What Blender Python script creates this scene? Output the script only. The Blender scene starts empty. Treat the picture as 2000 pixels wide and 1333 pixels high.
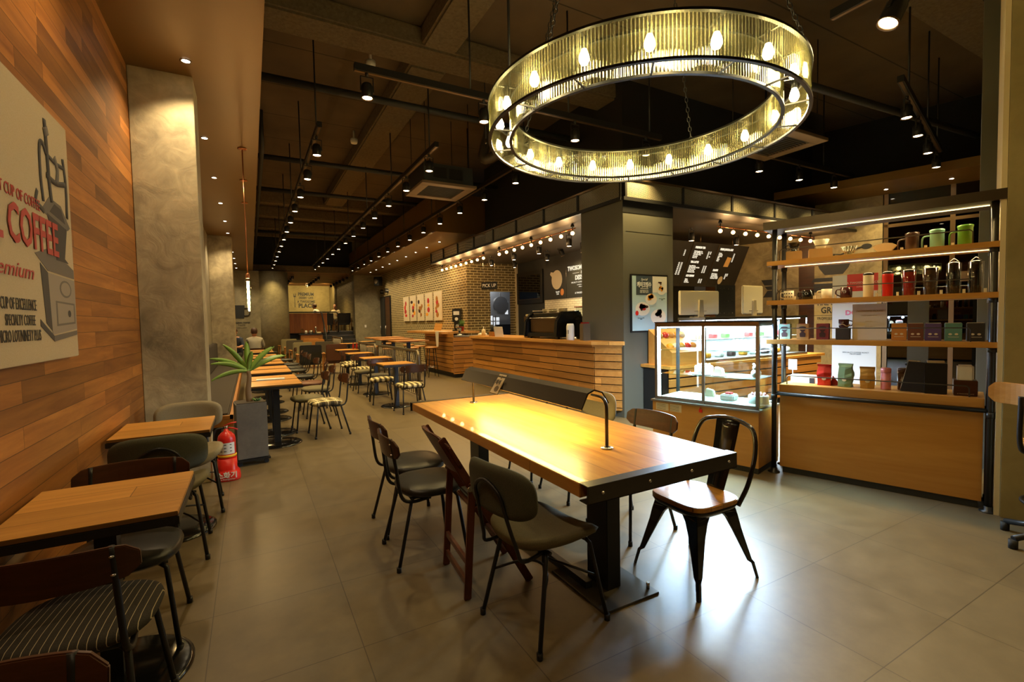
import bpy, bmesh, math, random
from mathutils import Vector, Matrix, Euler, noise
random.seed(7)
PI = math.pi
SC = bpy.context.scene
COL = SC.collection
R_ = math.radians

# ---------------------------------------------------------------- camera
def make_camera():
    yaw, pitch, roll = R_(28.86), R_(2.487), R_(1.13)
    fwd = Vector((math.sin(yaw) * math.cos(pitch), math.cos(yaw) * math.cos(pitch), -math.sin(pitch)))
    right = Vector((math.cos(yaw), -math.sin(yaw), 0))
    down = fwd.cross(right)
    r2 = right * math.cos(roll) + down * math.sin(roll)
    d2 = down * math.cos(roll) - right * math.sin(roll)
    m = Matrix.Identity(4)
    for i in range(3):
        m[i][0] = r2[i]; m[i][1] = -d2[i]; m[i][2] = -fwd[i]
    m[0][3], m[1][3], m[2][3] = 0.0, 0.0, 1.43
    cd = bpy.data.cameras.new('camera')
    cd.sensor_width = 36.0
    cd.lens = 925.4 / 2000 * 36
    cd.clip_start = 0.05
    cam = bpy.data.objects.new('camera', cd)
    cam.matrix_world = m
    COL.objects.link(cam)
    SC.camera = cam
make_camera()

# ---------------------------------------------------------------- world, exposure
w = bpy.data.worlds.new('world'); SC.world = w
w.use_nodes = True
w.node_tree.nodes['Background'].inputs[0].default_value = (1.0, 0.72, 0.42, 1)
w.node_tree.nodes['Background'].inputs[1].default_value = 0.02
SC.view_settings.view_transform = 'Standard'
SC.view_settings.look = 'None'
SC.view_settings.exposure = 0.75
SC.view_settings.gamma = 1.0
SC.view_settings.use_curve_mapping = False
try:
    SC.cycles.use_denoising = True
    SC.cycles.use_light_tree = True
    SC.cycles.max_bounces = 7
    SC.cycles.transparent_max_bounces = 24
    SC.cycles.caustics_reflective = False
    SC.cycles.caustics_refractive = False
    SC.cycles.sample_clamp_indirect = 4.0
except Exception:
    pass
WARM = (1.0, 0.71, 0.27)
E_SPOT = 62.0      # track spotlight energy
LK = dict(spot=1.0)

def spot_light(name, loc, energy, color=WARM, size=100, blend=0.7, target=None, radius=0.04, parent=None):
    d = bpy.data.lights.new(name, 'SPOT')
    d.energy = energy; d.color = color; d.spot_size = R_(size); d.spot_blend = blend; d.shadow_soft_size = radius
    o = bpy.data.objects.new(name, d); COL.objects.link(o); o.location = loc
    if target is not None:
        o.rotation_euler = (Vector(target) - Vector(loc)).to_track_quat('-Z', 'Y').to_euler()
    if parent: o.parent = parent
    return o
def point_light(name, loc, energy, color=WARM, radius=0.05, parent=None):
    d = bpy.data.lights.new(name, 'POINT')
    d.energy = energy; d.color = color; d.shadow_soft_size = radius
    o = bpy.data.objects.new(name, d); COL.objects.link(o); o.location = loc
    if parent: o.parent = parent
    return o
def area_light(name, loc, energy, sx, sy, color=WARM, rot=(0, 0, 0), parent=None):
    d = bpy.data.lights.new(name, 'AREA')
    d.shape = 'RECTANGLE'; d.size = sx; d.size_y = sy; d.energy = energy; d.color = color
    o = bpy.data.objects.new(name, d); COL.objects.link(o); o.location = loc; o.rotation_euler = rot
    if parent: o.parent = parent
    return o

# ---------------------------------------------------------------- materials
MATS = {}
def srgb(c):
    if isinstance(c, str):
        c = c.lstrip('#'); c = [int(c[i:i + 2], 16) / 255 for i in (0, 2, 4)]
        return tuple(((v / 12.92) if v <= .04045 else ((v + .055) / 1.055) ** 2.4) for v in c)
    return tuple(c)
class NT:
    def __init__(s, name):
        s.m = bpy.data.materials.new(name); s.m.use_nodes = True
        s.t = s.m.node_tree; s.n = s.t.nodes; s.l = s.t.links
        s.b = s.n['Principled BSDF']
    def new(s, kind, **kw):
        n = s.n.new(kind)
        for k, v in kw.items(): setattr(n, k, v)
        return n
    def link(s, a, b): s.l.new(a, b)
    def coord(s, which='Object'): return s.new('ShaderNodeTexCoord').outputs[which]
    def sep(s, v):
        n = s.new('ShaderNodeSeparateXYZ'); s.link(v, n.inputs[0]); return n.outputs
    def comb(s, x, y, z):
        n = s.new('ShaderNodeCombineXYZ')
        for i, v in enumerate((x, y, z)):
            if hasattr(v, 'links') or hasattr(v, 'is_linked'): s.link(v, n.inputs[i])
            else: n.inputs[i].default_value = v
        return n.outputs[0]
    def math(s, op, a, b=0.0, c=0.0):
        n = s.new('ShaderNodeMath', operation=op)
        for i, v in enumerate((a, b, c)):
            if hasattr(v, 'is_linked'): s.link(v, n.inputs[i])
            else: n.inputs[i].default_value = v
        return n.outputs[0]
    def noise(s, vec, scale=5, detail=3, rough=.55, dist=0.0, dim='3D'):
        n = s.new('ShaderNodeTexNoise', noise_dimensions=dim)
        n.inputs['Scale'].default_value = scale; n.inputs['Detail'].default_value = detail
        n.inputs['Roughness'].default_value = rough; n.inputs['Distortion'].default_value = dist
        s.link(vec, n.inputs['Vector']); return n.outputs['Fac']
    def wnoise(s, vec):
        n = s.new('ShaderNodeTexWhiteNoise', noise_dimensions='3D'); s.link(vec, n.inputs['Vector']); return n.outputs['Value']
    def ramp(s, fac, stops, interp='LINEAR'):
        n = s.new('ShaderNodeValToRGB'); n.color_ramp.interpolation = interp
        e = n.color_ramp.elements
        while len(e) < len(stops): e.new(0.5)
        for i, (p, c) in enumerate(stops):
            e[i].position = p; c = srgb(c); e[i].color = (*c[:3], 1)
        s.link(fac, n.inputs[0]); return n.outputs[0]
    def mix(s, fac, a, b, blend='MIX'):
        n = s.new('ShaderNodeMix', data_type='RGBA', blend_type=blend)
        for i, v in ((0, fac), (6, a), (7, b)):
            if hasattr(v, 'is_linked'): s.link(v, n.inputs[i])
            else: n.inputs[i].default_value = v if i == 0 else (*srgb(v)[:3], 1)
        return n.outputs[2]
    def bump(s, h, strength=.3, dist=.01):
        n = s.new('ShaderNodeBump'); n.inputs['Strength'].default_value = strength; n.inputs['Distance'].default_value = dist
        s.link(h, n.inputs['Height']); s.link(n.outputs[0], s.b.inputs['Normal'])
    def scale(s, v, sc):
        n = s.new('ShaderNodeMapping'); n.inputs['Scale'].default_value = sc; s.link(v, n.inputs[0]); return n.outputs[0]
    def base(s, c):
        if hasattr(c, 'is_linked'): s.link(c, s.b.inputs['Base Color'])
        else: s.b.inputs['Base Color'].default_value = (*srgb(c)[:3], 1)
    def set(s, rough=None, metal=None, spec=None, coat=None):
        if rough is not None: s.b.inputs['Roughness'].default_value = rough
        if metal is not None: s.b.inputs['Metallic'].default_value = metal
        if spec is not None: s.b.inputs['Specular IOR Level'].default_value = spec
        if coat is not None: s.b.inputs['Coat Weight'].default_value = coat
def plain(name, col, rough=.6, metal=0.0, spec=None, coat=None):
    if name in MATS: return MATS[name]
    t = NT(name); t.base(col); t.set(rough, metal, spec, coat); MATS[name] = t.m; return t.m
def emis(name, col, strength):
    if name in MATS: return MATS[name]
    t = NT(name); t.base((0, 0, 0)); t.b.inputs['Emission Color'].default_value = (*srgb(col)[:3], 1)
    t.b.inputs['Emission Strength'].default_value = strength; MATS[name] = t.m
    return t.m
def wood(name, c1, c2, axis='x', grain=1.0, rough=.4, c3=None, planks=None, tone=.35, coat=None, knots=True):
    """grain runs along axis; planks=(across axis, width, length) gives each board its own tone"""
    t = NT(name); co = t.coord()
    s3 = {'x': (1.2, 14, 14), 'y': (14, 1.2, 14), 'z': (14, 14, 1.2)}[axis]
    v = t.scale(co, tuple(k * grain for k in s3))
    X = t.sep(co)
    if planks:
        pa, pw, pl = planks
        ai = 'xyz'.index(axis); pi = 'xyz'.index(pa)
        row = t.math('FLOOR', t.math('DIVIDE', X[pi], pw))
        off = t.wnoise(t.comb(row, 3.7, 1.1))
        al = t.math('ADD', t.math('DIVIDE', X[ai], pl), t.math('MULTIPLY', off, 7.3))
        cell = t.math('FLOOR', al)
        rnd = t.wnoise(t.comb(row, cell, 0.5))
        n = t.new('ShaderNodeVectorMath', operation='ADD'); t.link(v, n.inputs[0])
        t.link(t.comb(t.math('MULTIPLY', rnd, 40.0), t.math('MULTIPLY', rnd, 17.0), 0.0), n.inputs[1]); v = n.outputs[0]
    g = t.noise(v, 1.0, 5, .6, .8)
    fine = t.noise(t.scale(v, (3, 3, 3)), 2.2, 3, .6)
    col = t.ramp(g, [(.28, c1), (.72, c2)])
    col = t.mix(t.math('MULTIPLY', fine, .35), col, c3 or c1)
    if knots:
        kn = t.noise(t.scale(co, tuple(k * .32 for k in s3)), 1.0, 2, .5, 1.5)
        col = t.mix(t.ramp(kn, [(.70, (0, 0, 0)), (.80, (.75, .75, .75))]), col, tuple(x * .32 for x in srgb(c1)))
    if planks:
        k = t.ramp(rnd, [(0, (1 - tone,) * 3), (.55, (1, 1, 1)), (1, (1 + tone * .8,) * 3)])
        col = t.mix(1.0, col, k, 'MULTIPLY')
        fa = t.math('ABSOLUTE', t.math('SUBTRACT', t.math('FRACT', t.math('DIVIDE', X[pi], pw)), .5))
        fb = t.math('ABSOLUTE', t.math('SUBTRACT', t.math('FRACT', al), .5))
        seam = t.math('MAXIMUM', t.math('GREATER_THAN', fa, .5 - .0016 / pw), t.math('GREATER_THAN', fb, .5 - .0016 / pl))
        col = t.mix(t.math('MULTIPLY', seam, .75), col, (.02, .01, .004))
    t.base(col); t.set(rough, 0, .4, coat)
    t.bump(fine, .12, .004)
    MATS[name] = t.m
    return t.m
def concrete(name, c1, c2, scale=1.4, rough=.85, bump=.25):
    t = NT(name); co = t.coord()
    a = t.noise(co, scale, 6, .6, .6); b = t.noise(co, scale * 4.5, 4, .6, 1.4)
    col = t.ramp(t.math('ADD', t.math('MULTIPLY', a, .7), t.math('MULTIPLY', b, .3)), [(.3, c1), (.66, c2)])
    t.base(col); t.set(rough); t.bump(b, bump, .01)
    MATS[name] = t.m; return t.m
def brick(name, u, v, c1, c2, mortar, bw=.20, bh=.066, mw=.008):
    t = NT(name); X = t.sep(t.coord())
    vec = t.comb(X['xyz'.index(u)], X['xyz'.index(v)], 0.0)
    n = t.new('ShaderNodeTexBrick'); t.link(vec, n.inputs['Vector'])
    n.inputs['Scale'].default_value = 1.0
    n.inputs['Brick Width'].default_value = bw; n.inputs['Row Height'].default_value = bh
    n.inputs['Mortar Size'].default_value = mw; n.inputs['Mortar Smooth'].default_value = .1
    for k, c in (('Color1', c1), ('Color2', c2), ('Mortar', mortar)): n.inputs[k].default_value = (*srgb(c)[:3], 1)
    t.base(n.outputs['Color']); t.set(.7)
    t.bump(t.math('SUBTRACT', 1.0, n.outputs['Fac']), .6, .008)
    MATS[name] = t.m; return t.m

plain('black_metal', (.012, .012, .012), .42, .2)
plain('black_gloss', (.006, .006, .006), .13, 0, .6)
plain('dark_grey', (.022, .024, .026), .55)
plain('column_grey', (.095, .092, .07), .5)
plain('ceiling_black', (.009, .008, .007), .8)
plain('steel', (.55, .53, .5), .25, 1.0)
plain('brushed_steel', (.38, .36, .33), .35, 1.0)
plain('bronze', (.20, .13, .07), .35, .9)
plain('copper', (.55, .22, .1), .3, 1.0)
plain('white', (.75, .73, .68), .5)
plain('cream', (.62, .52, .34), .55)
plain('red', (.62, .02, .012), .3)
plain('dark_red', (.25, .008, .008), .2)
plain('yellow', (.85, .5, .02), .5)
plain('leather_black', (.018, .017, .014), .38)
plain('leather_brown', (.12, .045, .02), .45)
plain('rubber', (.01, .01, .01), .7)
plain('skin', (.45, .22, .13), .6)
plain('hair', (.05, .018, .008), .6)
wood('oak_top', '#bd8438', '#dba250', 'x', 1.0, .36, c3='#9a6424', planks=('y', .142, 3.0), tone=.14)
wood('oak_top_y', '#bf8a45', '#dca55e', 'y', 1.0, .32, c3='#9c6a30', planks=('x', .155, 2.6), tone=.22)
wood('oak_side', '#98622c', '#b37d3a', 'y', 1.0, .45, c3='#7a4a1e')
wood('oak_shelf', '#b27c34', '#c99548', 'x', .9, .45, c3='#946022', knots=False)
wood('oak_panel', '#b27c35', '#cb974c', 'x', .55, .42, c3='#9c6826', knots=False)
wood('slat_oak_y', '#a86f2e', '#c98e46', 'y', .8, .5, c3='#8a5522', planks=('z', .1115, 1.15), tone=.28)
wood('slat_oak_x', '#a86f2e', '#c98e46', 'x', .8, .5, c3='#8a5522', planks=('z', .1115, 1.15), tone=.28)
wood('walnut', '#38200f', '#573119', 'x', 1.1, .32, c3='#26140a', knots=False)
wood('redwood', '#4a2410', '#6e3a1c', 'z', 1.0, .35, c3='#34170a', knots=False)
wood('ceiling_wood', '#8a5a2c', '#a87038', 'x', .7, .6, planks=('y', .14, 1.8), tone=.3)
wood('cedar_wall', '#85501f', '#b87a34', 'y', .9, .5, c3='#5e3115', planks=('z', .094, 1.25), tone=.45)
concrete('plaster', '#655b47', '#c6b791', 1.2, .85, .4)
concrete('plaster_dark', '#6a634f', '#a0977a', 1.1)
concrete('plaster_far', '#7d714c', '#a5966a', .8)
concrete('ceiling_slab', '#463a2e', '#5e5042', .6, .95, .1)
concrete('beam_spray', '#5c4f3c', '#7d6e54', 22, .98, 1.0)
concrete('planter_grey', '#55524c', '#6d6a62', 3, .6, .05)
brick('brick_y', 'y', 'z', '#5c4d2a', '#736037', '#cdbd8c', .225, .074, .009)
brick('brick_x', 'x', 'z', '#5c4d2a', '#736037', '#cdbd8c', .225, .074, .009)
brick('tile_white_y', 'y', 'z', '#d8d0bc', '#e2dac6', '#8f866e', .16, .055, .004)

def soffit_mat():
    t = NT('soffit_brown'); a = t.noise(t.coord(), .5, 3, .5)
    t.base(t.ramp(a, [(.3, '#755728'), (.7, '#846431')])); t.set(.40, .35); MATS['soffit_brown'] = t.m
soffit_mat()
def floor_mat():
    t = NT('floor_tile'); co = t.coord(); X = t.sep(co)
    u = t.math('DIVIDE', t.math('SUBTRACT', X[0], 1.586), .6); v = t.math('DIVIDE', t.math('SUBTRACT', X[1], 1.511), .6)
    rnd = t.wnoise(t.comb(t.math('FLOOR', u), t.math('FLOOR', v), 0.0))
    ln = t.math('MAXIMUM', t.math('GREATER_THAN', t.math('ABSOLUTE', t.math('SUBTRACT', t.math('FRACT', u), .5)), .4965),
                t.math('GREATER_THAN', t.math('ABSOLUTE', t.math('SUBTRACT', t.math('FRACT', v), .5)), .4965))
    n = t.noise(t.scale(co, (1, 1, 1)), 7, 6, .65); n2 = t.noise(co, .9, 3, .5)
    c = t.ramp(n, [(.3, '#5e5139'), (.7, '#706145')])
    c = t.mix(t.math('MULTIPLY', n2, .3), c, '#5f5547')
    c = t.mix(t.math('MULTIPLY', rnd, .16), c, '#7c6c4a')
    c = t.mix(t.math('MULTIPLY', ln, .7), c, '#32291f')
    t.base(c)
    r = t.math('ADD', .30, t.math('MULTIPLY', n, .14)); t.link(r, t.b.inputs['Roughness'])
    t.b.inputs['Specular IOR Level'].default_value = .45
    MATS['floor_tile'] = t.m
floor_mat()
def fabric(name, c1, c2, kind='weave', cols=None):
    t = NT(name); co = t.coord(); X = t.sep(co)
    n = t.noise(co, 260, 2, .6)
    c = t.ramp(n, [(.3, c1), (.7, c2)])
    if kind == 'pin':
        f = t.math('ABSOLUTE', t.math('SUBTRACT', t.math('FRACT', t.math('DIVIDE', X[0], .023)), .5))
        c = t.mix(t.math('GREATER_THAN', f, .46), c, '#b9ac8c')
    if kind == 'plaid':
        def band(ax, per, lo, ph=0.0):
            f = t.math('FRACT', t.math('ADD', t.math('DIVIDE', X[ax], per), ph)); return t.math('GREATER_THAN', f, lo)
        a = t.math('ADD', t.math('MULTIPLY', band(0, .09, .55), .62), t.math('MULTIPLY', band(1, .11, .6), .38))
        c = t.ramp(a, [(.0, '#d6c798'), (.3, '#a2925f'), (.55, '#5b4f34'), (.98, '#2a2416')], 'CONSTANT')
        c = t.mix(t.math('MAXIMUM', band(0, .09, .93, .72), band(1, .11, .94, .7)), c, '#e2d6b0')
    t.base(c); t.set(.9); t.bump(n, .3, .002); MATS[name] = t.m
fabric('fabric_olive', '#5d563e', '#6e664a')
fabric('fabric_green', '#3d3d2c', '#4b4a36')
fabric('fabric_tan', '#7f745a', '#93876a')
fabric('fabric_pin', '#2a2620', '#38332a', 'pin')
fabric('fabric_plaid', '#8b7b50', '#8b7b50', 'plaid')
fabric('fabric_beige', '#8f8868', '#a39b78')
fabric('fabric_orange', '#b8803f', '#c98f4c')
fabric('fabric_grey', '#5a5448', '#6a6354')
fabric('fabric_shirt', '#8f8a7c', '#9d9888')
fabric('fabric_blue', '#2b3344', '#384256')
fabric('canvas', '#b9a67c', '#c2b088')
fabric('cushion', '#2c241a', '#3a3022')

def glass_mat(name='glass_clear', tint=(.93, .98, .96), gloss=.12, rough=.0):
    t = NT(name)
    n = t.n; l = t.l; n.remove(t.b)
    tr = n.new('ShaderNodeBsdfTransparent'); tr.inputs[0].default_value = (*tint, 1)
    gl = n.new('ShaderNodeBsdfGlossy'); gl.inputs['Roughness'].default_value = rough
    fr = n.new('ShaderNodeFresnel'); fr.inputs[0].default_value = 1.45
    mul = n.new('ShaderNodeMath'); mul.operation = 'ADD'; mul.inputs[1].default_value = gloss * .3
    l.new(fr.outputs[0], mul.inputs[0])
    gm = n.new('ShaderNodeNewGeometry'); k1 = t.math('SUBTRACT', 1.0, gm.outputs['Backfacing']); k2 = t.math('MULTIPLY', mul.outputs[0], k1)
    mx = n.new('ShaderNodeMixShader'); l.new(k2, mx.inputs[0]); l.new(tr.outputs[0], mx.inputs[1]); l.new(gl.outputs[0], mx.inputs[2])
    l.new(mx.outputs[0], n['Material Output'].inputs[0]); MATS[name] = t.m
glass_mat()
glass_mat('glass_dark', (.05, .045, .04), .08)
glass_mat('glass_jar', (.80, .85, .80), .5)
def reeded():
    t = NT('reeded_glass'); n = t.n; l = t.l; n.remove(t.b)
    tr = n.new('ShaderNodeBsdfTransparent'); tr.inputs[0].default_value = (.80, .80, .60, 1)
    tl = n.new('ShaderNodeBsdfTranslucent'); tl.inputs[0].default_value = (.26, .25, .13, 1)
    gl = n.new('ShaderNodeBsdfGlossy'); gl.inputs[0].default_value = (.95, .92, .7, 1); gl.inputs['Roughness'].default_value = .12
    m1 = n.new('ShaderNodeMixShader'); m1.inputs[0].default_value = .6; l.new(tl.outputs[0], m1.inputs[1]); l.new(gl.outputs[0], m1.inputs[2])
    X = t.sep(t.coord()); th = t.math('ARCTAN2', X[1], X[0])
    rib = t.math('ABSOLUTE', t.math('SINE', t.math('MULTIPLY', th, 165.0)))
    seam = t.math('GREATER_THAN', t.math('ABSOLUTE', t.math('SUBTRACT', t.math('FRACT', t.math('MULTIPLY', th, 36 / (2 * PI))), .5)), .485)
    fac = t.math('MAXIMUM', t.math('ADD', .12, t.math('MULTIPLY', t.math('POWER', t.math('SUBTRACT', 1.0, rib), 1.5), .75)), t.math('MULTIPLY', seam, .85))
    m2 = n.new('ShaderNodeMixShader'); l.new(fac, m2.inputs[0]); l.new(tr.outputs[0], m2.inputs[1]); l.new(m1.outputs[0], m2.inputs[2])
    l.new(m2.outputs[0], n['Material Output'].inputs[0]); MATS['reeded_glass'] = t.m
reeded()
emis('lamp_glow', (1.0, .80, .48), 26.0)
emis('downlight_glow', (1.0, .86, .66), 16.0)
emis('filament', (1.0, .62, .22), 30.0)
emis('led_strip', (1.0, .74, .28), 2.6)
emis('led_white', (.82, .9, 1.0), 10.0)
emis('chandelier_bulb', (1.0, .80, .42), 55.0)
emis('menu_ink_glow', (1.0, .86, .62), .65)  # lettering emits by itself, glow put into the ink colour
emis('kitchen_sheet', (.7, .8, 1.0), .9)
emis('kitchen_blue', (.08, .15, 1.0), 1.2)
def mesh_screen():
    t = NT('wire_mesh'); n = t.n; l = t.l; X = t.sep(t.coord())
    def dia(a, b):
        s_ = t.math('ADD', t.math('DIVIDE', a, .035), t.math('DIVIDE', b, .02))
        d_ = t.math('SUBTRACT', t.math('DIVIDE', a, .035), t.math('DIVIDE', b, .02))
        f = lambda k: t.math('GREATER_THAN', t.math('ABSOLUTE', t.math('SUBTRACT', t.math('FRACT', k), .5)), .36)
        return t.math('MAXIMUM', f(s_), f(d_))
    fac = dia(X[0], X[2])
    tr = n.new('ShaderNodeBsdfTransparent'); mx = n.new('ShaderNodeMixShader')
    l.new(fac, mx.inputs[0]); l.new(tr.outputs[0], mx.inputs[1]); l.new(t.b.outputs[0], mx.inputs[2])
    t.base((.42, .39, .28)); t.set(.4, .5); l.new(mx.outputs[0], n['Material Output'].inputs[0]); MATS['wire_mesh'] = t.m
mesh_screen()

emis('festoon_bulb', (1.0, .50, .16), 9.0)
plain('leaf_green', (.07, .17, .03), .5)
plain('mango', (.80, .32, .02), .5); plain('choco', (.04, .015, .012), .5); plain('berry', (.45, .03, .03), .5)
plain('plate_steel', (.06, .052, .038), .32, .3)
plain('steel_band', (.07, .062, .05), .38, .7)
wood('oak_big', '#b0732c', '#dda956', 'y', .85, .34, c3='#98601f', planks=('x', .153, 3.1), tone=.20, coat=.08)
plain('lamp_shade', (.030, .025, .017), .42, .4)
emis('table_tube', (1.0, .72, .30), 5.0)
wood('oak_seat', '#a8732c', '#c89446', 'x', 1.2, .33, c3='#85561d', planks=('y', .09, 3.0), tone=.15)
plain('dracaena_leaf', (.20, .33, .055), .4)
plain('print_red', (.42, .045, .03), .6); plain('print_dark', (.045, .04, .03), .7); plain('print_mid', (.14, .12, .085), .7); plain('print_light', (.30, .25, .17), .7)
plain('rail_bronze', (.17, .14, .095), .35, .8)
plain('print_cream', (.60, .50, .33), .6)
wood('rail_boards', '#8a4f22', '#b06c30', 'z', .8, .45, planks=('x', .24, 3.0), tone=.25)
plain('pipe_black', (.035, .032, .028), .35, .6)
plain('bronze_dark', (.05, .035, .022), .4, .5)
plain('kraft', (.48, .31, .12), .7); plain('cream_light', (.72, .66, .48), .4)
plain('mint', (.22, .45, .33), .3); plain('lime', (.10, .27, .02), .3); plain('brown_gloss', (.06, .03, .02), .2); plain('maroon', (.05, .012, .012), .18)
plain('loop_grey', (.16, .15, .14), .25, .6)
plain('sage', (.20, .27, .17), .6); plain('ochre', (.42, .22, .06), .6); plain('wine', (.22, .03, .03), .6); plain('orange_c', (.55, .22, .035), .6); plain('brown_c', (.14, .045, .02), .6); plain('purple_c', (.09, .05, .16), .6); plain('teal_c', (.10, .25, .20), .6); plain('black_c', (.03, .024, .018), .6)
plain('bag_red', (.55, .03, .02), .28, .2); plain('bag_green', (.20, .32, .17), .28, .3); plain('bag_gold', (.55, .32, .07), .28, .3); plain('pink', (.75, .27, .28), .35, .1)
glass_mat('shelf_glass', (.80, .95, .93), .5)

# ---------------------------------------------------------------- geometry helpers
class G:
    def __init__(s): s.v = []; s.f = []; s.sm = []; s.mi = []; s.m = 0; s.x = None
    def _add(s, vs, fs, smooth=False):
        o = len(s.v)
        for p in vs:
            p = Vector(p)
            if s.x is not None: p = s.x @ p
            s.v.append(tuple(p))
        for f in fs:
            s.f.append(tuple(o + i for i in f)); s.sm.append(smooth); s.mi.append(s.m)
        return s
    def box(s, x0, y0, z0, x1, y1, z1):
        return s._add([(x0, y0, z0), (x1, y0, z0), (x1, y1, z0), (x0, y1, z0), (x0, y0, z1), (x1, y0, z1), (x1, y1, z1), (x0, y1, z1)],
                      [(0, 3, 2, 1), (4, 5, 6, 7), (0, 1, 5, 4), (1, 2, 6, 5), (2, 3, 7, 6), (3, 0, 4, 7)])
    def cbox(s, c, d): return s.box(c[0] - d[0] / 2, c[1] - d[1] / 2, c[2] - d[2] / 2, c[0] + d[0] / 2, c[1] + d[1] / 2, c[2] + d[2] / 2)
    def hexa(s, b, t):   # bottom 4 corners, top 4 corners (counter-clockwise seen from above)
        return s._add(list(b) + list(t), [(0, 3, 2, 1), (4, 5, 6, 7), (0, 1, 5, 4), (1, 2, 6, 5), (2, 3, 7, 6), (3, 0, 4, 7)])
    def bar(s, a, b, w, h):   # square bar from a to b
        a, b = Vector(a), Vector(b); d = (b - a).normalized()
        up = Vector((0, 0, 1)) if abs(d.z) < .95 else Vector((0, 1, 0))
        u = d.cross(up).normalized() * w / 2; v = u.cross(d).normalized() * h / 2
        return s._add([a - u - v, a + u - v, a + u + v, a - u + v, b - u - v, b + u - v, b + u + v, b - u + v],
                      [(0, 1, 2, 3), (4, 7, 6, 5), (0, 4, 5, 1), (1, 5, 6, 2), (2, 6, 7, 3), (3, 7, 4, 0)])
    def tube(s, pts, r, seg=8, closed=False, caps=True):
        pts = [Vector(p) for p in pts]; n = len(pts)
        rr = r if isinstance(r, (list, tuple)) else [r] * n
        vs = []; prev = None
        for i, p in enumerate(pts):
            if closed: d = (pts[(i + 1) % n] - pts[i - 1])
            else: d = pts[min(i + 1, n - 1)] - pts[max(i - 1, 0)]
            d.normalize()
            if prev is None:
                up = Vector((0, 0, 1)) if abs(d.z) < .9 else Vector((1, 0, 0))
                u = d.cross(up).normalized()
            else:
                u = (prev - d * prev.dot(d)).normalized()
            prev = u; v = d.cross(u)
            for k in range(seg):
                a = 2 * PI * k / seg; vs.append(p + (u * math.cos(a) + v * math.sin(a)) * rr[i])
        fs = []
        for i in range(n if closed else n - 1):
            j = (i + 1) % n
            for k in range(seg):
                k2 = (k + 1) % seg; fs.append((i * seg + k, i * seg + k2, j * seg + k2, j * seg + k))
        s._add(vs, fs, True)
        if caps and not closed:
            o = len(s.v) - len(vs)
            s.f.append(tuple(o + k for k in reversed(range(seg)))); s.sm.append(False); s.mi.append(s.m)
            s.f.append(tuple(o + (n - 1) * seg + k for k in range(seg))); s.sm.append(False); s.mi.append(s.m)
        return s
    def lathe(s, prof, c=(0, 0, 0), seg=20, smooth=True, sq=None, sx=1, sy=1):
        """profile [(r,z)]; sq = superellipse exponent"""
        vs = []; n = len(prof)
        for r, z in prof:
            for k in range(seg):
                a = 2 * PI * k / seg; ca, sa = math.cos(a), math.sin(a)
                if sq: ca = math.copysign(abs(ca) ** (2 / sq), ca); sa = math.copysign(abs(sa) ** (2 / sq), sa)
                vs.append((c[0] + r * ca * sx, c[1] + r * sa * sy, c[2] + z))
        fs = []
        for i in range(n - 1):
            for k in range(seg):
                k2 = (k + 1) % seg; fs.append((i * seg + k, i * seg + k2, (i + 1) * seg + k2, (i + 1) * seg + k))
        s._add(vs, fs, smooth)
        o = len(s.v) - len(vs)
        if n >= 4 and abs(prof[0][0] - prof[-1][0]) < .02 and abs(prof[0][1] - prof[-1][1]) < .013:
            for k in range(seg): s.f.append((o + (n - 1) * seg + k, o + (n - 1) * seg + (k + 1) % seg, o + (k + 1) % seg, o + k)); s.sm.append(smooth); s.mi.append(s.m)
            return s
        if prof[0][0] > 1e-5: s.f.append(tuple(o + k for k in reversed(range(seg)))); s.sm.append(False); s.mi.append(s.m)
        if prof[-1][0] > 1e-5: s.f.append(tuple(o + (n - 1) * seg + k for k in range(seg))); s.sm.append(False); s.mi.append(s.m)
        return s
    def cyl(s, c, r, h, seg=16, r2=None): return s.lathe([(r, 0), (r2 if r2 is not None else r, h)], c, seg)
    def ball(s, c, r, seg=10, sz=1.0):
        pr = [(r * math.sin(PI * i / 7), -r * sz * math.cos(PI * i / 7)) for i in range(8)]; pr[0] = (0.0001, pr[0][1]); pr[-1] = (.0001, pr[-1][1])
        return s.lathe(pr, c, seg)
    def pad(s, c, w, d, h, sq=3.2, seg=28, dome=.25):   # upholstered pad, bottom at c
        e = min(h * .5, .03)
        k = [(1 - .10, 0), (1 - .02, e * .5), (1, h * .5), (1 - .02, h - e * .4), (1 - .09, h), (.6, h + h * dome * .6), (.0001, h + h * dome)]
        return s.lathe([(a, b) for a, b in k], c, seg, True, sq, w / 2, d / 2)
    def poly(s, pts, th, plane='xz', off=0.0):   # extruded outline; plane xz: thickness along +y from off
        n = len(pts)
        f = {'xz': lambda a, b, t: (a, t, b), 'xy': lambda a, b, t: (a, b, t), 'yz': lambda a, b, t: (t, a, b)}[plane]
        vs = [f(a, b, off) for a, b in pts] + [f(a, b, off + th) for a, b in pts]
        fs = [tuple(range(n)), tuple(reversed(range(n, 2 * n)))] + [(i, i + n, (i + 1) % n + n, (i + 1) % n) for i in range(n)]
        return s._add(vs, fs)
    def ell(s, cx, cz, rx, rz, th=.002, off=0.0, seg=18): return s.poly([(cx + rx * math.cos(2 * PI * k / seg), cz + rz * math.sin(2 * PI * k / seg)) for k in range(seg)], th, 'xz', off)
    def rect(s, x0, z0, x1, z1, th=.002, off=0.0): return s.box(x0, off, z0, x1, off + th, z1)
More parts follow.
